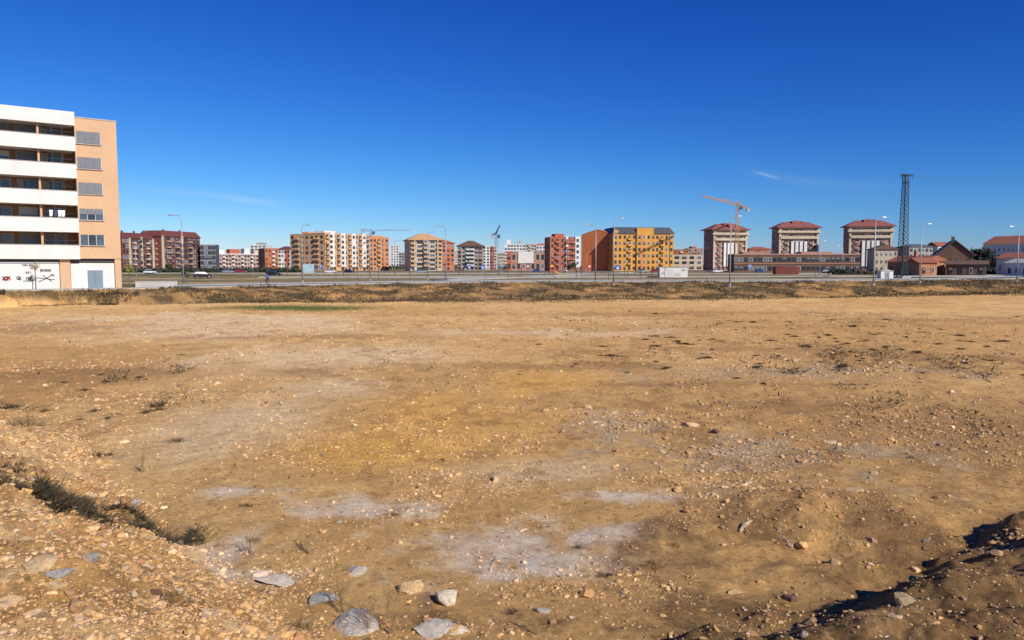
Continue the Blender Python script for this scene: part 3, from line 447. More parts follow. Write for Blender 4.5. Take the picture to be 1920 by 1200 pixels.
# ---------------------------------------------------------------- street lamps
def lampproto(H,arm,name='street_lamp'):
    r=thing(name,'','street lamp',(0,0,0))
    MB().bar((0,0,0),(0,0,.35),.16,M['steel'],10).box(-.22,.22,-.22,.22,0,.04,M['steel']).build('base',r)
    MB().bar((0,0,.3),(0,0,H-.4),.10,M['steel'],10,.06).build('pole',r,True)
    MB().tube([(0,0,H-.45),(arm*.12,0,H-.12),(arm*.4,0,H),(arm,0,H+.06)],.045,M['steel']).build('arm',r)
    h=MB(); x0,x1=sorted((arm,arm*1.65)); h.add([(x0,-.13,H),(x1,-.13,H+.02),(x1,.13,H+.02),(x0,.13,H),(x0+.06,-.09,H+.16),(x1-.06,-.09,H+.12),(x1-.06,.09,H+.12),(x0+.06,.09,H+.16)],[(0,3,2,1),(4,5,6,7),(0,1,5,4),(1,2,6,5),(2,3,7,6),(3,0,4,7)],M['steel']); ho=h.build('lamp_head',r)
    MB().box(x0+.08,x1-.08,-.09,.09,H-.03,H-.004,M['lampm']).build('lens',ho); return r
used={}
def lamp(px,top,H,arm,label,group='street lamps along the new roads'):
    Y=(H+1.5-CZ)*F/(498-top); x=P(px,498,Y)[0]; k=(H,arm)
    if k not in used: used[k]=r=lampproto(H,arm); r.location=(x,Y,1.5); r['label']=label; r['group']=group
    else: r=copy_tree(used[k],(x,Y,1.5),None,label,group)
    return r
for px,tp,H,arm,lb in [(343,405,9.5,-1.1,'tall street lamp with left arm nearest the left apartment block'),(567,423,9.5,.9,'street lamp in front of the tan corner block'),(836,425,9.5,-1.1,'street lamp standing right of the pyramid roofed block'),(1117,422,9.5,-1.1,'street lamp in front of the blank red wall'),
    (1151,411,9.5,.9,'taller street lamp at the corner where red wall meets yellow block'),(1369,407,9.5,.9,'street lamp in front of the leftmost maroon roofed tower'),(1639,409,9.5,.9,'street lamp rising in front of the rightmost maroon roofed tower'),(1726,421,9.5,.9,'street lamp just right of the steel pylon'),(1908,426,9.5,-1.1,'street lamp by the white houses at the right edge'),
    (694,431,9.5,-1.1,'street lamp at the right end of the tan row'),(740,452,9.5,.9,'distant thin street lamp in the gap right of the orange block'),(802,436,9.5,.9,'street lamp in front of the pyramid roofed block'),(935,448,9.5,-1.1,'distant street lamp beside the dark blue crane'),(255,452,9.5,.9,'distant lamp in front of the dark red apartments'),
    (1012,457,9.5,.9,'distant lamp in front of the low pink hall'),(1580,461,9.5,-1.1,'short distant lamp left of the rightmost maroon roofed tower'),(1537,452,9.5,.9,'distant lamp right of the middle maroon roofed tower'),(1100,474,9.5,.9,'very distant lamp left of the blank red wall'),(1290,468,9.5,.9,'distant lamp above the white kiosk'),(1450,470,9.5,-1.1,'distant lamp left of the middle maroon roofed tower')]: lamp(px,tp,H,arm,lb)
# ---------------------------------------------------------------- lattice pylon and cranes
def lattice(mb,p,q,w0,w1,mt,n,r=.05,sq=True):
    p=Vector(p);q=Vector(q);dd=(q-p).normalized(); a=dd.cross(Vector((0,0,1)))
    if a.length<.1: a=Vector((1,0,0))
    a.normalize(); b_=dd.cross(a).normalized(); prev=None
    for i in range(n+1):
        t=i/n; c=p.lerp(q,t); w=(w0*(1-t)+w1*t)/2; ring=[c+a*w+b_*w,c-a*w+b_*w,c-a*w-b_*w,c+a*w-b_*w]
        if prev:
            for k in range(4):
                mb.bar(prev[k],ring[k],r,mt,4); k2=(k+1)%4
                mb.bar(prev[k] if i%2 else prev[k2],ring[k2] if i%2 else ring[k],r*.6,mt,4)
                if sq=='x': mb.bar(prev[k2] if i%2 else prev[k],ring[k] if i%2 else ring[k2],r*.6,mt,4)
        for k in range(4): mb.bar(ring[k],ring[(k+1)%4],r*.6,mt,4)
        prev=ring
Yp=172; xp=P(1692,498,Yp)[0]; Hp=P(1697,326,Yp)[2]-1.5
py=thing('electricity_pylon','slim dark steel lattice pylon towering over the houses on the right','pylon',(xp,Yp,1.5),math.radians(20))
mb=MB(); lattice(mb,(0,0,.2),(0,0,Hp-.2),1.6,.9,M['dsteel'],24,.08,'x'); mb.build('lattice_mast',py)
mb=MB(); lattice(mb,(-1.4,0,Hp-.25),(2.2,0,Hp-.25),.3,.3,M['dsteel'],8,.05); mb.build('cross_arm',py)
mb=MB(); lattice(mb,(-.9,0,Hp-2.0),(.9,0,Hp-2.0),.3,.3,M['dsteel'],4,.05); mb.build('cross_arm',py)
for dx,zz in((-1.4,Hp-.45),(2.1,Hp-.45),(.9,Hp-2.2)):
    mb=MB()
    for k in range(5): mb.bar((dx,0,zz-k*.13),(dx,0,zz-k*.13-.08),.11,M['glassb'],8)
    mb.build('insulator',py)
MB().box(-1.3,1.3,-1.3,1.3,-.2,.3,M['conc']).build('footing',py)
for i,(dx,dz,lb) in enumerate([(-1.4,-1.0,'upper overhead cable leaving the pylon top to the right'),(2.0,-1.0,'middle overhead cable leaving the pylon top to the right'),(.9,-2.6,'lower overhead cable leaving the pylon to the right')]):
    mb=MB(); pts=[]
    for k in range(25):
        t=k/24; pts.append((xp+dx+t*120,Yp+t*12,1.5+Hp+dz*.5-4*t*(1-t)*1.2+t*2.2))
    tag(mb.tube(pts,.018,M['cable'],5).build('power_cable'),lb,'cable')
def crane(lab,px,Y,ymast,jib,cj,mt,w=1.6,apex=4,tk=1.):
    x=P(px,498,Y)[0]; zt=P(px,ymast,Y)[2]-1.5; r=thing('tower_crane',lab,'crane',(x,Y,1.5)); m=M[mt]
    mb=MB(); lattice(mb,(0,0,0),(0,0,zt),w,w,m,int(zt/2.2),.11*tk); mb.build('mast',r)
    mb=MB(); lattice(mb,(0,0,zt+.6),jib,w*.7,w*.4,m,18,.08*tk); mb.build('jib',r)
    mb=MB(); lattice(mb,(0,0,zt+.6),cj,w*.6,w*.6,m,6,.08*tk); mb.build('counter_jib',r)
    mb=MB(); lattice(mb,(0,0,zt+.6),(0,0,zt+apex),w*.7,.2,m,3,.09*tk); mb.build('tower_top',r)
    c=Vector(cj); MB().box(c.x-.8,c.x+.8,c.y-.8,c.y+.8,c.z-2.0,c.z-.2,M['conc']).build('counterweight',r)
    mb=MB(); mb.bar((0,0,zt+apex),Vector(jib)*.6+Vector((0,0,(zt+1.2)*.4)),.06,m,4); mb.bar((0,0,zt+apex),cj,.06,m,4); mb.build('tie_rod',r); MB().box(.8,2.4,-.8,.8,zt-2,zt,M['glassb']).build('cab',r)
zt=P(1381,386,400)[2]-1.5
crane('pale orange tower crane above the leftmost maroon roofed tower',1381,400,386,(-30,-44,zt+1.2),(13,24,zt+.6),'craney',1.5,3)
z3=P(697,434,520)[2]-1.5; crane('pale crane with level jib behind the tan row',697,520,434,(28,-2,z3+1),(-7,1,z3+.6),'cranew',1.1,2)
crane('slender dark blue crane with raised jib in the centre skyline',930,430,440,(2.2,2,P(930,440,430)[2]+4),(-2.5,1,P(930,440,430)[2]-1.5),'craneb',1.2,1)
# ---------------------------------------------------------------- small street things
def atp(px,py,z=1.5): return G(px,py,z)
def post(r,H,rr=.035): MB().bar((0,0,0),(0,0,H),rr,M['steel'],8).build('post',r)
def disc(mb,r,y,z,mt,n=24):
    mb.add([(r*math.cos(2*math.pi*i/n),y,z+r*math.sin(2*math.pi*i/n)) for i in range(n)]+[(r*math.cos(2*math.pi*i/n),y+.02,z+r*math.sin(2*math.pi*i/n)) for i in range(n)],[tuple(range(n))[::-1],tuple(range(n,2*n))]+[(i,(i+1)%n,n+(i+1)%n,n+i) for i in range(n)],mt); return mb
for px,pyb,kd,lb in [(602,524,'round','round blue sign on a post in front of the tan row'),(1158,527,'square','blue square sign on a tall post beside the red and yellow corner'),(905,521,'square','blue square crossing sign left of the low pink hall'),(990,522,'tri','red bordered yield triangle in front of the low pink hall'),(941,520,'round','round blue sign just right of the dark blue crane'),(1105,523,'tri','red bordered triangle sign in front of the blank red wall'),(1405,524,'round','round blue sign below the leftmost maroon roofed tower'),(880,519,'square','small blue square sign before the central hipped block'),(475,522,'tri','red bordered triangle sign near the left apartments')]:
    p=atp(px,pyb); r=thing('road_sign',lb,'road sign',p,0,'road signs beyond the lot'); H=2.9; post(r,H); mb=MB()
    if kd=='round': disc(mb,.42,-.07,H-.3,M['signw']); disc(mb,.38,-.095,H-.3,M['signb']); o=mb.build('plate',r); MB().box(-.05,.05,-.105,-.097,H-.5,H-.2,M['signw']).add([(-.16,-.1,H-.25),(.16,-.1,H-.25),(0,-.1,H-.05)],[(0,1,2)],M['signw']).build('arrow',o)
    elif kd=='square': o=mb.box(-.42,.42,-.08,-.05,H-.8,H,M['signb']).build('plate',r); MB().add([(-.3,-.086,H-.7),(.3,-.086,H-.7),(0,-.086,H-.14)],[(0,1,2)],M['signw']).build('white_triangle',o)
    else: o=mb.prism([(-.5,H),(.5,H),(0,H-.86)][::-1],-.08,-.05,M['signr']).build('plate',r); MB().prism([(-.3,H-.1),(.3,H-.1),(0,H-.62)][::-1],-.09,-.081,M['signw']).build('inner_triangle',o)
p=atp(579,523); r=thing('advertising_panel','pale advertising panel on two legs beside the lamp before the tan corner block','billboard',p)
for xx in(-1,1): MB().box(xx-.06,xx+.06,-.05,.05,0,1.3,M['steel']).build('leg',r)
MB().box(-1.2,1.2,-.1,.1,1.2,3.2,M['steel']).build('frame',r); MB().box(-1.1,1.1,-.115,-.102,1.3,3.1,mat('pale_blue_poster',(.35,.50,.56))).build('poster',r)
p=atp(1263,520); r=thing('utility_kiosk','white graffiti covered transformer kiosk beside the road, right of centre','kiosk',p,math.radians(-3))
MB().box(-3.3,3.3,0,3,0,2.35,M['white']).build('wall',r); MB().box(-3.4,3.4,-.1,3.1,2.35,2.5,M['conc']).build('roof',r); MB().box(-1.4,-.1,-.04,.02,0,2.0,M['wshut']).build('door',r); MB().box(1.9,2.7,-.04,.02,1.5,1.95,M['grey']).build('vent',r)
tagpart([('s',.1,.4,.7,'bluep',.03),('o',.65,.4,.6,'bluep',.03),('a',1.1,.35,.6,'bluep',.03)],yy=-.02,par=r); tagpart([('e',-2.9,.6,.6,'bluep',.03),('n',-2.45,.6,.5,'bluep',.03)],yy=-.02,par=r)
p=atp(1663,523); r=thing('utility_cabinet','small white cabinet at the foot of the steel pylon','cabinet',p); MB().box(-1.3,1.3,0,1.6,0,1.6,M['white']).build('body',r); MB().prism([(-1.4,1.6),(1.4,1.6),(1.4,1.68),(0,2.0),(-1.4,1.68)],-.1,1.7,M['conc']).build('roof',r); MB().box(-.5,.5,-.03,.01,.1,1.4,M['shut']).build('door',r)
p=atp(1476,515); r=thing('shipping_container','rust red container standing in the field right of the kiosk','container',p); mb=MB().box(-3.6,3.6,0,2.4,.1,2.3,M['ctr'])
for k in range(28): mb.box(-3.5+k*.25,-3.38+k*.25,-.05,0,.2,2.2,M['ctr'])
mb.build('body',r); MB().box(-3.7,3.7,-.08,2.5,2.3,2.4,M['ctr']).build('roof',r)
p=atp(283,540); r=thing('low_concrete_wall','low pale concrete wall right of the near apartment block','wall',(p[0],p[1]+1.5,1.5),math.radians(25)); MB().box(-2.4,2.4,-.15,.15,0,.75,M['conc']).build('panel',r); MB().box(-2.45,2.45,-.2,.2,.75,.83,M['conc']).build('coping',r)
p=atp(1034,519); r=thing('playground_slide','yellow playground slide with red tower in the field','slide',p,.3)
for a in(-.5,.5):
    for b_ in(-.5,.5): MB().bar((a,b_,0),(a,b_,2.6),.06,M['slider']).build('post',r)
MB().box(-.55,.55,-.55,.55,1.3,1.38,M['slider']).build('platform',r); MB().add([(.55,-.35,1.38),(.55,.35,1.38),(2.6,.35,.3),(2.6,-.35,.3),(3.2,-.35,.22),(3.2,.35,.22),(.55,-.35,1.65),(.55,.35,1.65),(2.6,.35,.55),(2.6,-.35,.55)],[(0,3,2,1),(3,4,5,2),(0,6,9,3),(1,2,8,7)],M['slide']).build('chute',r)
MB().add([(-.7,-.7,2.5),(.7,-.7,2.5),(.7,.7,2.5),(-.7,.7,2.5),(0,0,3.1)],[(0,1,4),(1,2,4),(2,3,4),(3,0,4),(0,3,2,1)],M['slide']).build('roof',r); mb=MB().bar((-.9,-.3,0),(-.55,-.3,1.38),.03,M['steel']).bar((-.9,.3,0),(-.55,.3,1.38),.03,M['steel'])
for k in range(1,5): mb.bar((-.9+.07*k,-.3,k*.28),(-.9+.07*k,.3,k*.28),.02,M['steel'])
mb.build('ladder',r)
p=atp(1085,517); r=thing('swing_frame','steel swing frame in the field left of the blank red wall','swing',p)
for s_ in(-2,2): MB().bar((s_,-.9,0),(s_,0,2.3),.05,M['steel']).bar((s_,.9,0),(s_,0,2.3),.05,M['steel']).build('leg',r)
MB().bar((-2,0,2.3),(2,0,2.3),.05,M['slider']).build('top_bar',r)
for s_ in(-.9,.9): MB().bar((s_-.22,0,.5),(s_-.22,0,2.3),.012,M['steel']).bar((s_+.22,0,.5),(s_+.22,0,2.3),.012,M['steel']).box(s_-.26,s_+.26,-.1,.1,.45,.5,M['rubber']).build('swing_seat',r)
def carproto(col):
    r=thing('parked_car','','car',(0,0,0)); st=[(-2.1,.35,.72,.72),(-2.05,.28,.88,.80),(-1.4,.22,.95,.86),(0,.2,.92,.88),(1.1,.22,.88,.86),(1.9,.28,.72,.80),(2.08,.35,.6,.7)]
    mb=MB(); rings=[]
    for x,zl,zb_,hw in st: rings.append([(x,-hw,zl+.1),(x,-hw*.9,zl),(x,hw*.9,zl),(x,hw,zl+.1),(x,hw,zb_-.15),(x,hw*.88,zb_),(x,-hw*.88,zb_),(x,-hw,zb_-.15)])
    V=[v for g_ in rings for v in g_]; fs=[tuple(range(8))[::-1],tuple(range(8*6,8*7))]
    for i in range(6):
        for j in range(8): fs.append((i*8+j,i*8+(j+1)%8,(i+1)*8+(j+1)%8,(i+1)*8+j))
    mb.add(V,fs,col).build('body',r)
    def lof(x0,x1,x2,x3,z1,z2,h1,h2,mt,nm): return MB().add([(x0,-h1,z1),(x3,-h1,z1),(x3,h1,z1),(x0,h1,z1),(x1,-h2,z2),(x2,-h2,z2),(x2,h2,z2),(x1,h2,z2)],[(0,3,2,1),(4,5,6,7),(0,1,5,4),(1,2,6,5),(2,3,7,6),(3,0,4,7)],mt).build(nm,r)
    lof(-1.95,-1.5,.35,1.1,.88,1.38,.76,.6,M['glass'],'cabin_glass'); lof(-1.52,-1.4,.25,.36,1.381,1.46,.61,.55,col,'roof')
    for sx in(-1.3,1.32):
        for sy in(-.8,.8):
            w=MB().torus((sx,sy,.31),.22,.09,M['rubber'],20,6).build('wheel',r); mb=MB(); disc(mb,.18,sy-(.06 if sy<0 else -.04),.0,M['steel'],14); o=mb.build('rim',w); o.location=(sx,0,.31)
    for sy in(-.6,.6): MB().box(2.0,2.09,sy-.15,sy+.15,.55,.68,M['lampm']).build('headlight',r); MB().box(-2.12,-2.04,sy-.12,sy+.12,.62,.8,M['signr']).build('taillight',r)
    return r
cc={'dark':mat('black_car_paint',(.015,.016,.02),rough=.25,var=.05),'silver':mat('silver_car_paint',(.4,.42,.44),rough=.3,var=.05,metal=.4),'red':mat('red_car_paint',(.3,.02,.02),rough=.3,var=.05),'white':mat('white_car_paint',(.7,.7,.7),rough=.3,var=.05),'blue':mat('blue_car_paint',(.02,.06,.2),rough=.3,var=.05)}
cpr={}
for px,pyb,c_,rz,lb in [(380,521,'dark',.5,'black car in the field left of the long brick terrace'),(513,517,'dark',0,'black car in front of the plain red block on the left'),(428,512,'silver',0,'silver car parked before the long brick terrace'),(452,512,'red',0,'red car parked before the long brick terrace'),(620,512,'white',0,'white car parked before the tan row'),(655,512,'dark',0,'black car parked before the white bays of the tan row'),(790,512,'silver',0,'silver car below the pyramid roofed block'),(1008,511,'blue',0,'blue car parked before the low pink hall'),(1205,511,'silver',0,'silver car parked before the yellow block'),(1230,511,'red',0,'red car parked before the yellow block'),(1345,511,'white',0,'white car parked below the leftmost maroon roofed tower'),(1425,511,'blue',0,'blue car parked before the long brown building'),(1550,511,'silver',0,'silver car parked before the long brown building'),(282,513,'white',0,'white car parked before the dark red apartments')]:
    p=atp(px,pyb,1.5)
    if c_ not in cpr: r=cpr[c_]=carproto(cc[c_]); r.location=(p[0],p[1],1.5); r.rotation_euler=(0,0,rz); r['label']=lb; r['group']='cars parked beyond the lot'
    else: copy_tree(cpr[c_],(p[0],p[1],1.5),rz,lb,'cars parked beyond the lot')
def tree(name,label,loc,H,cr,trH,mt,n=700,leafs=.16,rx=1.,group=None,cz=.62,seed=0):
    rs=random.Random(seed); r=thing(name,label,'tree',loc,rs.random()*6,group); mb=MB(); mb.bar((0,0,-.1),(0,0,trH),H*.012+.015,M['bark'],8,H*.009+.01); top=Vector((0,0,H*.85)); mb.bar((0,0,trH),top,H*.009+.01,M['bark'],6,.01); tips=[]
    for i in range(12):
        a=rs.random()*6.28; z=trH+(H*.75-trH)*rs.random()**1.1; e=Vector((math.cos(a)*cr*.75*rx,math.sin(a)*cr*.75*rx,z+cr*.4*rs.random()+.2)); mb.bar((0,0,z*.95),e,H*.004+.008,M['bark'],5,.006); tips.append(e)
    mb.build('trunk',r)
    if n:
        tips.append(top); mb=MB()
        for i in range(n):
            t=rs.choice(tips); s=Vector((rs.gauss(0,1),rs.gauss(0,1),rs.gauss(0,.8)))*cr*.22; c=t*rs.uniform(.85,1.02)+s
            a=Vector((rs.gauss(0,1),rs.gauss(0,1),rs.gauss(0,1)))*leafs; b_=Vector((rs.gauss(0,1),rs.gauss(0,1),rs.gauss(0,1)))*leafs; mb.add([c,c+a,c+a+b_,c+b_],[(0,1,2,3)],mt)
        mb.build('crown',r)
    return r
tree('street_tree','young yellow leaved tree before the graffiti wall of the near block',loc(gx+3.3,-1.9,0.1),3.7,.5,2.3,M['leafy'],170,.05,seed=1)
tree('street_tree','young green tree right of the first tall street lamp',atp(349,534),3.4,.6,1.2,M['leaf'],500,.07,seed=2)
tree('street_tree','small tree at the right corner of the near apartment block',loc(L+.6,-1.5,0.1),3.5,.5,1.7,M['leafy'],300,.06,seed=3)
tree('tree','dark bushy tree between the brown gabled house and the white houses',(P(1838,498,235)[0],235,1.5),8.6,2.8,2,M['leafd'],2200,.28,seed=4)
tree('tree','dark evergreen behind the low dark house on the right',(P(1858,498,260)[0],260,1.5),7,2.0,1.6,M['leafd'],1300,.28,seed=5)
tree('tree','round green tree left of the blank red wall',(P(1072,498,330)[0],330,1.5),4,1.6,1.2,M['leaf'],700,.25,seed=6)
tree('tree','green tree in front of the dark red block on the left',(P(318,498,330)[0],330,1.5),4,1.5,1.2,M['leaf'],700,.25,seed=7)
sp=tree('sapling','thin bare sapling in the field beyond the road',(0,0,0),3.2,.55,1.0,M['leaf'],0,seed=9,group='bare saplings planted along the paths'); first=True
for i in range(60):
    Yk=[150,182,205,258][i%4]+random.uniform(-2,2); px=random.choice([random.uniform(620,1340),random.uniform(400,1900)]); x=P(px,498,Yk)[0]
    if Yk<np.interp(x,FR[:,0],FR[:,1])+16: Yk=np.interp(x,FR[:,0],FR[:,1])+20
    if first: sp.location=(x,Yk,1.5); first=False
    else: copy_tree(sp,(x,Yk,1.5),random.random()*6,None,None,random.uniform(.8,1.25))
# ---------------------------------------------------------------- cyclist
def skinmesh(name,V,E,Rr,mt,parent,root=0):
    me=bpy.data.meshes.new(name); me.from_pydata(V,E,[]); me.materials.append(mt); o=link(name,me,parent); m=o.modifiers.new('Skin','SKIN'); m.use_smooth_shade=True
    for i,r_ in enumerate(Rr): me.skin_vertices[0].data[i].radius=(r_,r_)
    me.skin_vertices[0].data[root].use_root=True; s=o.modifiers.new('Sub','SUBSURF'); s.levels=1; s.render_levels=1; return o
Yc=105.; xc=P(500,498,Yc)[0]; hd=math.atan2(-.35,-.94)
bk=thing('bicycle','dark bicycle ridden along the road by the cyclist in blue','bicycle',(xc,Yc,1.512),hd)
for sx,nm in((-.52,'wheel'),(.54,'wheel')):
    w=MB().torus((sx,0,.34),.32,.02,M['rubber']).build(nm,bk); mb=MB().torus((sx,0,.34),.295,.012,M['steel'],24,6)
    for k in range(14): a=2*math.pi*k/14; mb.bar((sx,0,.34),(sx+.29*math.cos(a),0,.34+.29*math.sin(a)),.003,M['steel'],4)
    mb.bar((sx,-.05,.34),(sx,.05,.34),.025,M['steel'],8).build('rim',w)
MB().bar((-.08,0,.3),(-.2,0,.82),.018,M['bikef']).bar((-.08,0,.3),(.36,0,.72),.02,M['bikef']).bar((-.19,0,.78),(.34,0,.85),.018,M['bikef']).bar((.36,0,.72),(.34,0,.88),.02,M['bikef']).bar((-.52,.06,.34),(-.19,0,.76),.011,M['bikef']).bar((-.52,-.06,.34),(-.19,0,.76),.011,M['bikef']).bar((-.52,.06,.34),(-.08,0,.3),.011,M['bikef']).bar((-.52,-.06,.34),(-.08,0,.3),.011,M['bikef']).build('frame',bk)
MB().bar((.36,0,.72),(.54,.06,.34),.013,M['bikef']).bar((.36,0,.72),(.54,-.06,.34),.013,M['bikef']).build('fork',bk)
MB().bar((.34,0,.86),(.38,0,1.0),.014,M['steel']).bar((.38,-.2,1.0),(.38,.2,1.0),.012,M['steel']).bar((.38,-.2,1.0),(.28,-.29,1.02),.015,M['rubber']).bar((.38,.2,1.0),(.28,.29,1.02),.015,M['rubber']).build('handlebar',bk)
MB().bar((-.2,0,.8),(-.22,0,.93),.013,M['steel']).add([(-.36,-.08,.93),(-.36,.08,.93),(-.05,.02,.93),(-.05,-.02,.93),(-.35,-.07,.98),(-.35,.07,.98),(-.05,.02,.97),(-.05,-.02,.97)],[(0,1,2,3),(7,6,5,4),(0,3,7,4),(1,0,4,5),(2,1,5,6),(3,2,6,7)],M['rubber']).build('saddle',bk)
mb=MB().bar((-.08,-.08,.3),(-.08,.08,.3),.03,M['steel']).bar((-.08,.09,.3),(.06,.09,.22),.012,M['steel']).bar((-.08,-.09,.3),(-.22,-.09,.38),.012,M['steel']).box(.02,.10,.09,.18,.2,.225,M['rubber']).box(-.26,-.18,-.18,-.09,.37,.395,M['rubber']); mb.torus((-.08,.06,.3),.09,.01,M['dframe'],16,5).build('crank',bk)
pe=thing('person','person in a blue jacket and dark trousers riding a bicycle along the road','person',(xc,Yc,1.512),hd)
V=[(-.2,0,1.04),(-.06,0,1.26),(.08,0,1.44),(.15,0,1.54),(.20,0,1.63),(.23,0,1.74)]; E=[(0,1),(1,2),(2,3),(3,4),(4,5)]; Rr=[.12,.12,.13,.05,.075,.08]
def addc(st,pts,rs_):
    pv=st
    for p_,r_ in zip(pts,rs_): V.append(p_); Rr.append(r_); E.append((pv,len(V)-1)); pv=len(V)-1
    return pv
for s in(-1,1):
    pl_=addc(2,[(.08,.17*s,1.43),(.14,.25*s,1.2),(.27,.28*s,1.06),(.30,.285*s,1.05)],[.055,.042,.03,.028])
    for k in range(4): addc(pl_,[(.33+.004*k,(.25+.022*k)*s,1.065),(.355,(.25+.022*k)*s,1.03),(.335,(.25+.022*k)*s,1.0)],[.010,.009,.008])
    addc(pl_,[(.29,.245*s,1.03),(.32,.235*s,1.01)],[.011,.009])
for s,kn,ft in((1,(.2,.11,.72),(.02,.13,.3)),(-1,(.16,-.11,.86),(-.26,-.13,.48))): addc(0,[(-.17,.1*s,1.0),kn,ft,(ft[0]+.14,ft[1],ft[2]-.05)],[.09,.06,.04,.035])
skinmesh('body',V,E,Rr,M['skin'],pe)
def sub(pts,ed,rs_,mt,nm): skinmesh(nm,pts,ed,rs_,mt,pe)
sub([(-.2,0,1.06),(-.06,0,1.27),(.08,0,1.45),(.08,.18,1.43),(.14,.255,1.2),(.26,.28,1.07),(.08,-.18,1.43),(.14,-.255,1.2),(.26,-.28,1.07),(.13,0,1.52)],[(0,1),(1,2),(2,3),(3,4),(4,5),(2,6),(6,7),(7,8),(2,9)],[.145,.15,.155,.08,.06,.045,.08,.06,.045,.07],M['jacket'],'jacket')
sub([(-.22,0,1.02),(-.17,.1,1.0),(.2,.11,.73),(.03,.13,.34),(-.17,-.1,1.0),(.16,-.11,.87),(-.24,-.13,.52)],[(0,1),(1,2),(2,3),(0,4),(4,5),(5,6)],[.135,.11,.075,.055,.11,.075,.055],M['trous'],'trousers')
for ft in((.02,.13,.285),(-.24,-.13,.46)): sub([(ft[0]-.06,ft[1],ft[2]),(ft[0]+.05,ft[1],ft[2]-.03),(ft[0]+.16,ft[1],ft[2]-.04)],[(0,1),(1,2)],[.045,.045,.035],M['shoe'],'shoe')
sub([(.17,0,1.70),(.21,0,1.80),(.25,0,1.81)],[(0,1),(1,2)],[.08,.075,.05],M['hair'],'hair')
for s in(-1,1): MB().torus((.22,.083*s,1.71),.018,.007,M['skin'],10,5).build('ear',pe)
MB().bar((.30,0,1.72),(.335,0,1.69),.008,M['skin'],6,.014).bar((.305,-.025,1.66),(.305,.025,1.66),.006,M['redp']).bar((.305,.03,1.73),(.31,.03,1.73),.009,M['hair']).bar((.305,-.03,1.73),(.31,-.03,1.73),.009,M['hair']).build('face',pe)
# ---------------------------------------------------------------- named rocks
def rockmesh(sd,flat):
    rs=random.Random(sd); bm=bmesh.new(); bmesh.ops.create_icosphere(bm,subdivisions=4,radius=1)
    pls=[(Vector((rs.gauss(0,1),rs.gauss(0,1),rs.gauss(0,1))).normalized(),rs.uniform(.42,.72)) for _ in range(12)]
    for v in bm.verts:
        p=v.co.copy()
        for nn,dd_ in pls:
            k=p.dot(nn)-dd_
            if k>0: p-=nn*k*.99
        p*=1.15+.09*NZ.noise(p*2+Vector((sd,0,0)))+.05*NZ.noise(p*6+Vector((sd,3,0)))+.03*NZ.noise(p*15); p.z*=flat; v.co=p
    me=bpy.data.meshes.new('rock'); bm.to_mesh(me); bm.free(); me.polygons.foreach_set('use_smooth',[False]*len(me.polygons)); return me
RM={'tan':mat('tan_stone',(.62,.42,.21),scale=5,var=.3,bump=.6,bscale=18),'grey':mat('grey_stone',(.50,.43,.34),scale=5,var=.3,bump=.6,bscale=18),'pale':mat('pale_stone',(.70,.58,.42),scale=5,var=.25,bump=.6,bscale=18),'blue':mat('cool_grey_stone',(.37,.34,.29),scale=5,var=.3,bump=.6,bscale=18),'dark':mat('dark_brown_stone',(.15,.085,.05),scale=5,var=.3,bump=.5,bscale=18),'or':mat('orange_stone',(.60,.33,.13),scale=5,var=.3,bump=.5,bscale=18)}
for i,(px,py_,w,fl,c_,lb) in enumerate([(773,1112,42,1.0,'tan','upright tan stone in the middle of the near ground'),(840,1128,52,.6,'pale','angular pale grey block right of the upright tan stone'),(668,1176,88,.22,'grey','flat grey slab at the bottom edge left of centre'),(808,1193,90,.14,'grey','thin grey slab lying on the bottom edge, centre'),(605,1132,46,.65,'blue','cool grey stone above the flat grey slab'),(856,1186,40,.45,'pale','small pale stone right of the thin slab on the bottom edge'),
  (110,1082,50,.45,'blue','rounded cool grey stone on the left bank'),(68,1068,84,.34,'tan','large beige boulder half buried on the left bank'),(18,1135,52,.4,'tan','beige boulder at the left edge below the large half buried one'),(290,1118,34,.45,'dark','dark brown stone on the left bank'),(104,1104,28,.6,'tan','tan stone just below the rounded cool grey one'),(1296,800,36,.45,'tan','orange tan boulder lying alone right of centre'),(1603,922,32,.45,'tan','brown rounded stone on the right side of the lot'),
  (1556,832,30,.3,'tan','flat pale stone above the brown rounded stone on the right'),(515,1092,84,.12,'pale','long flat pale slab in the chalky ground'),(664,1074,40,.35,'grey','small grey stone right of the long pale slab'),(1102,1120,28,.6,'or','small yellow orange stone near the bottom centre'),(172,1052,28,.7,'blue','grey cube like stone above the large beige boulder'),(1022,1150,32,.4,'grey','low grey stone below the small yellow orange one'),(1488,1128,36,.5,'dark','dark lump beside the shadow of the right bank'),(1508,866,22,.6,'or','small orange stone on the right side of the lot'),
  (1342,812,24,.5,'dark','dark stone right of the orange tan boulder'),(1150,775,16,.6,'tan','small tan stone at the edge of the grey rubble'),(1103,765,18,.6,'tan','small tan stone above the grey rubble, left one'),(250,945,20,.6,'grey','small grey stone beside the dark weed band'),(40,1015,28,.45,'tan','tan stone on the left bank under the weed band'),(1640,890,24,.3,'tan','flat whitish stone right of the brown rounded stone'),(1270,920,18,.5,'tan','small tan stone at the right end of the chalky patch'),(430,1180,28,.5,'tan','tan stone low on the left bank toe'),(1700,1130,50,.4,'tan','earthy boulder on the crest of the right bank'),(1380,1115,28,.6,'tan','light brown stone left of the dark lump'),(830,866,14,.6,'dark','dark clod alone on the smooth orange earth')]):
    p=hit(px,py_); s=w/2*math.hypot(p[1],CZ-p[2])/F; me=rockmesh(i*7+3,fl); me.materials.append(RM[c_])
    o=link('rock',me,None,(p[0],p[1]+s*.3,p[2]+s*fl*.22),0,(s,s*.85,s)); o.rotation_euler=(random.uniform(-.15,.15),random.uniform(-.15,.15),random.uniform(0,.6)); tag(o,lb,'stone')
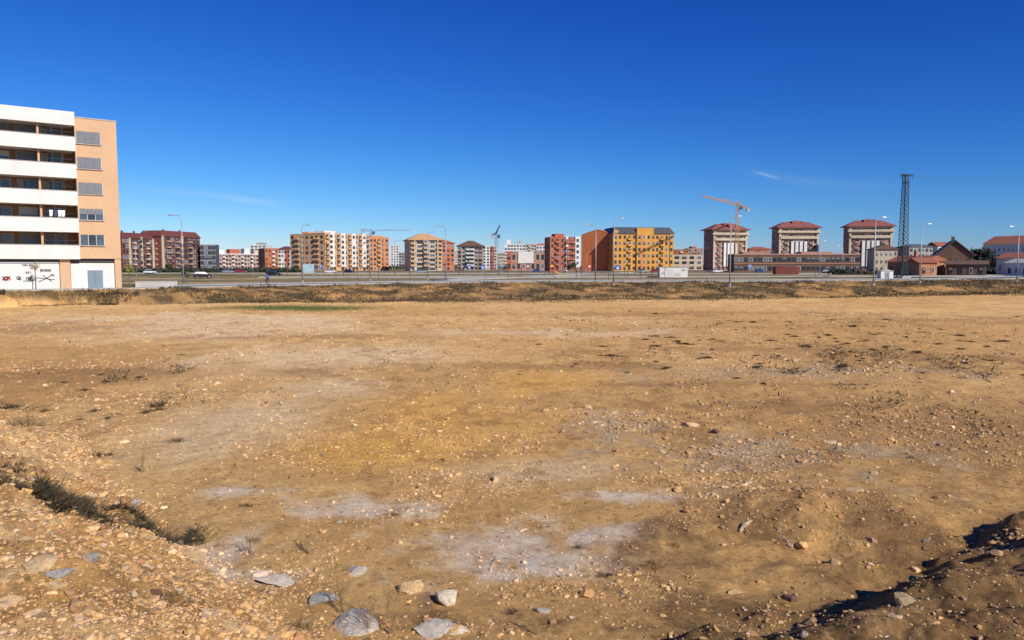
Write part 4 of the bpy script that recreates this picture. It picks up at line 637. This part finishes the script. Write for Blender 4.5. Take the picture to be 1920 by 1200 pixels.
p=hit(1398,992); r=thing('driftwood','pale forked piece of weathered root wood lying on the right','wood',(p[0],p[1],p[2]+.02),.9)
MB().bar((-.24,0,0),(0,.03,.03),.03,M['wood'],8,.045).bar((0,.03,.03),(.26,0,.05),.045,M['wood'],8,.015).build('stem',r,True); MB().bar((.0,.03,.03),(.16,.14,.03),.035,M['wood'],8,.01).bar((-.1,0,.02),(-.2,-.14,.01),.025,M['wood'],8,.008).build('fork',r,True)
def tuftmesh(n,R_,H_,wd,mt,sd):
    rs=random.Random(sd); mb=MB(); ph=[rs.random()*6 for _ in range(3)]
    for i in range(n):
        a=rs.random()*6.28; q_=rs.random()**.6*R_*(1+.45*math.sin(a*2+ph[0])+.35*math.sin(a*5+ph[1])); x,y=q_*math.cos(a),q_*math.sin(a)*.8; h=H_*(1-.5*min(1,q_/R_))*rs.uniform(.3,1.2); b_=rs.random()*3.1; lx,ly=x*.5+rs.gauss(0,.2*R_),y*.5+rs.gauss(0,.2*R_)
        mb.add([(x-wd*math.cos(b_),y-wd*math.sin(b_),-.02),(x+wd*math.cos(b_),y+wd*math.sin(b_),-.02),(x+lx,y+ly,h)],[(0,1,2)],mt)
    return mb.mesh('weed_tuft')
TM=[tuftmesh(200,.24,.12,.016,M['darkgrass'],k) for k in range(6)]
tl=[(120,718),(1145,668),(1335,636),(1325,671),(1283,645),(1228,631),(1210,637),(1258,633),(1270,641),(1385,604),(1412,604),(1445,639),(1490,631),(1535,633),(1600,612),(1580,686),(1250,691),(1230,649),(1552,629),(1635,656),(1662,651),(1690,656),(1722,661),(1480,604),(1230,588),(1180,584),(1460,668),(1640,628),(1700,632),(1760,645),(1800,630),(1850,650),(1880,640),(1420,690),(1660,600),(1560,600),(1510,650),(1070,602),(1130,650),(860,560)]
tl+=[(random.gauss(1560,200),random.gauss(648,32)) for _ in range(80)]+[(random.uniform(20,300),random.uniform(690,800)) for _ in range(14)]
for i,p_ in enumerate(tl):
    if p_[0]>1960 or p_[1]<578: continue
    p=hit(*p_); k_=random.uniform(.6,1.25) if i<40 else random.uniform(.3,.8); o=link('weed_tuft',TM[i%6],None,tuple(p),random.random()*6,(k_*random.uniform(.8,1.5),k_,k_)); tag(o,'low dark weed tuft on the bare earth right of centre' if p_[0]>900 else 'low dark weed tuft on the bare earth','weed',('low dark weed tufts in the right half of the lot' if p_[0]>900 else 'low dark weed tufts in the left half of the lot'))
for i,(px,py_,s,mt,lb) in enumerate([(340,666,.9,'greengrass','lone bright green weed left of centre on the bare earth'),(300,762,2.0,'darkgrass','wide dark flattened weed on the left of the lot'),(465,950,.55,'darkgrass','small dark weed in the chalky patch, left end'),(740,966,.3,'darkgrass','tiny dark weed in the middle of the chalky patch'),(780,914,.3,'darkgrass','tiny dark weed above the chalky patch'),(1085,1028,.45,'darkgrass','dark weed at the right end of the chalky patch'),(1225,1060,.5,'drygrass','straw coloured weed below the chalky patch'),(335,828,.9,'darkgrass','brownish weed above the dark weed band'),(50,800,1.7,'drygrass','taller dry weed near the left edge'),(20,765,1.6,'darkgrass','dark weed at the left edge above the dry one'),(185,855,1.0,'darkgrass','dark weed on the bank above the weed band'),(325,1122,.5,'drygrass','dry tuft right of the dark brown stone'),(560,1180,.6,'drygrass','dry tuft low at the bottom, left of the grey slab'),(480,1015,.4,'drygrass','dry tuft below the left end of the chalky patch'),(1140,1080,.4,'darkgrass','small dark weed between chalky patch and yellow stone'),(960,1150,.45,'darkgrass','dark weed on the darker earth at bottom centre')]):
    p=hit(px,py_); o=link('weed',tuftmesh(260,.3,.12 if mt!='drygrass' else .24,.008,M[mt],50+i),None,tuple(p),0,(s,s,s)); tag(o,lb,'weed')
for i,(px,py_,h,lb) in enumerate([(735,1190,.95,'tall thin dry stalks at the bottom edge left of centre'),(690,1185,.6,'shorter dry stalks behind the flat grey slab'),(640,1150,.5,'dry stalks beside the cool grey stone'),(470,1040,.5,'thin dry stalks below the left end of the chalky patch'),(575,1040,.5,'dry twiggy plant in the chalky ground'),(1000,1190,.3,'short dry stalks at the bottom right of centre'),(55,812,.9,'thin dry bush near the left edge of the lot'),(265,885,.6,'thin dry stalks above the dark weed band')]):
    p=hit(px,py_); rs=random.Random(i); mb=MB()
    for k in range(9):
        a=rs.random()*6.28; e=Vector((math.cos(a)*h*.35*rs.random(),math.sin(a)*h*.35*rs.random(),h*rs.uniform(.5,1))); b0=Vector((rs.gauss(0,.03),rs.gauss(0,.03),-.03)); mb.bar(b0,e,.004,M['drygrass'],4,.002)
        for m_ in range(4):
            t=rs.uniform(.4,.95); s_=b0.lerp(e,t); mb.bar(s_,s_+Vector((rs.gauss(0,.07),rs.gauss(0,.07),.1*rs.random()+.03))*h*1.4,.0025,M['drygrass'],4,.0015)
    o=mb.build('dry_stalks'); o.location=tuple(p); tag(o,lb,'dry plant')
# ---------------------------------------------------------------- world, sun, camera
EL,AZ=math.radians(34),math.radians(139)
W=bpy.data.worlds.new('World'); SC.world=W; W.use_nodes=True; nt=W.node_tree; bg=nt.nodes['Background']
sk=nt.nodes.new('ShaderNodeTexSky'); sk.sky_type='NISHITA'; sk.sun_disc=False; sk.sun_elevation=EL; sk.sun_rotation=AZ; sk.altitude=800; sk.air_density=1.0; sk.dust_density=.3; sk.ozone_density=3.
def mth(op,a,b_=None,c=None):
    m=nt.nodes.new('ShaderNodeMath'); m.operation=op
    for i,v in enumerate((a,b_,c)):
        if v is None: continue
        if isinstance(v,(int,float)): m.inputs[i].default_value=v
        else: nt.links.new(v,m.inputs[i])
    return m.outputs[0]
sep=nt.nodes.new('ShaderNodeSeparateColor'); cmb=nt.nodes.new('ShaderNodeCombineColor'); nt.links.new(sk.outputs[0],sep.inputs[0])
for ch,pw,kk in (('Red',2.2,.84),('Green',1.6,.86),('Blue',1.05,1.12)):
    nt.links.new(mth('MULTIPLY',mth('POWER',mth('MULTIPLY',sep.outputs[ch],.1),pw),kk*10.),cmb.inputs[ch])
tc=nt.nodes.new('ShaderNodeTexCoord'); nz=nt.nodes.new('ShaderNodeTexNoise'); nz.inputs['Scale'].default_value=14; nz.inputs['Detail'].default_value=6; nt.links.new(tc.outputs['Generated'],nz.inputs['Vector'])
def dotn(v):
    m=nt.nodes.new('ShaderNodeVectorMath'); m.operation='DOT_PRODUCT'; m.inputs[1].default_value=tuple(v); nt.links.new(tc.outputs['Generated'],m.inputs[0]); return m.outputs['Value']
tot=None
for p0,p1,w,s in [((1410,321),(1464,335),.0013,.26),((235,350),(530,380),.0035,.10),((400,366),(530,380),.004,.13),((1380,315),(1560,350),.006,.04),((1470,343),(1690,348),.006,.04)]:
    a=Vector(ray(*p0)).normalized(); b_=Vector(ray(*p1)).normalized(); n=a.cross(b_).normalized(); t=(b_-a).normalized(); mid=((a+b_)/2).normalized(); hl=(b_-a).length/2
    dv=mth('ADD',dotn(n),mth('MULTIPLY',mth('SUBTRACT',nz.outputs['Fac'],.5),w*3)); u=mth('DIVIDE',dv,w); g1=mth('EXPONENT',mth('MULTIPLY',mth('MULTIPLY',u,u),-1.0))
    al=mth('DIVIDE',mth('SUBTRACT',dotn(t),float(mid.dot(t))),hl*.8); g2=mth('EXPONENT',mth('MULTIPLY',mth('POWER',mth('ABSOLUTE',al),3.0),-1.0)); r_=mth('MULTIPLY',mth('MULTIPLY',g1,g2),s); tot=r_ if tot is None else mth('ADD',tot,r_)
mxn=nt.nodes.new('ShaderNodeMix'); mxn.data_type='RGBA'; nt.links.new(tot,mxn.inputs['Factor']); nt.links.new(cmb.outputs[0],mxn.inputs['A']); mxn.inputs['B'].default_value=(6.5,7.5,8.5,1)
nt.links.new(mxn.outputs['Result'],bg.inputs['Color']); bg.inputs['Strength'].default_value=.10
sl=bpy.data.lights.new('sun','SUN'); sl.energy=5.0; sl.angle=math.radians(.5); sl.color=(1,.94,.84); so=bpy.data.objects.new('sun',sl); COL.objects.link(so)
sd=Vector((math.sin(AZ)*math.cos(EL),math.cos(AZ)*math.cos(EL),math.sin(EL))); so.rotation_euler=sd.to_track_quat('Z','Y').to_euler(); so.location=(30,-30,40)
cam=bpy.data.cameras.new('camera'); cam.lens=F/1920*36; cam.sensor_width=36; cam.clip_end=20000; co=bpy.data.objects.new('camera',cam); COL.objects.link(co); co.location=(0,0,CZ); co.rotation_euler=(math.pi/2-TH,0,0); SC.camera=co
SC.view_settings.view_transform='Standard'; SC.view_settings.look='None'; SC.view_settings.exposure=0
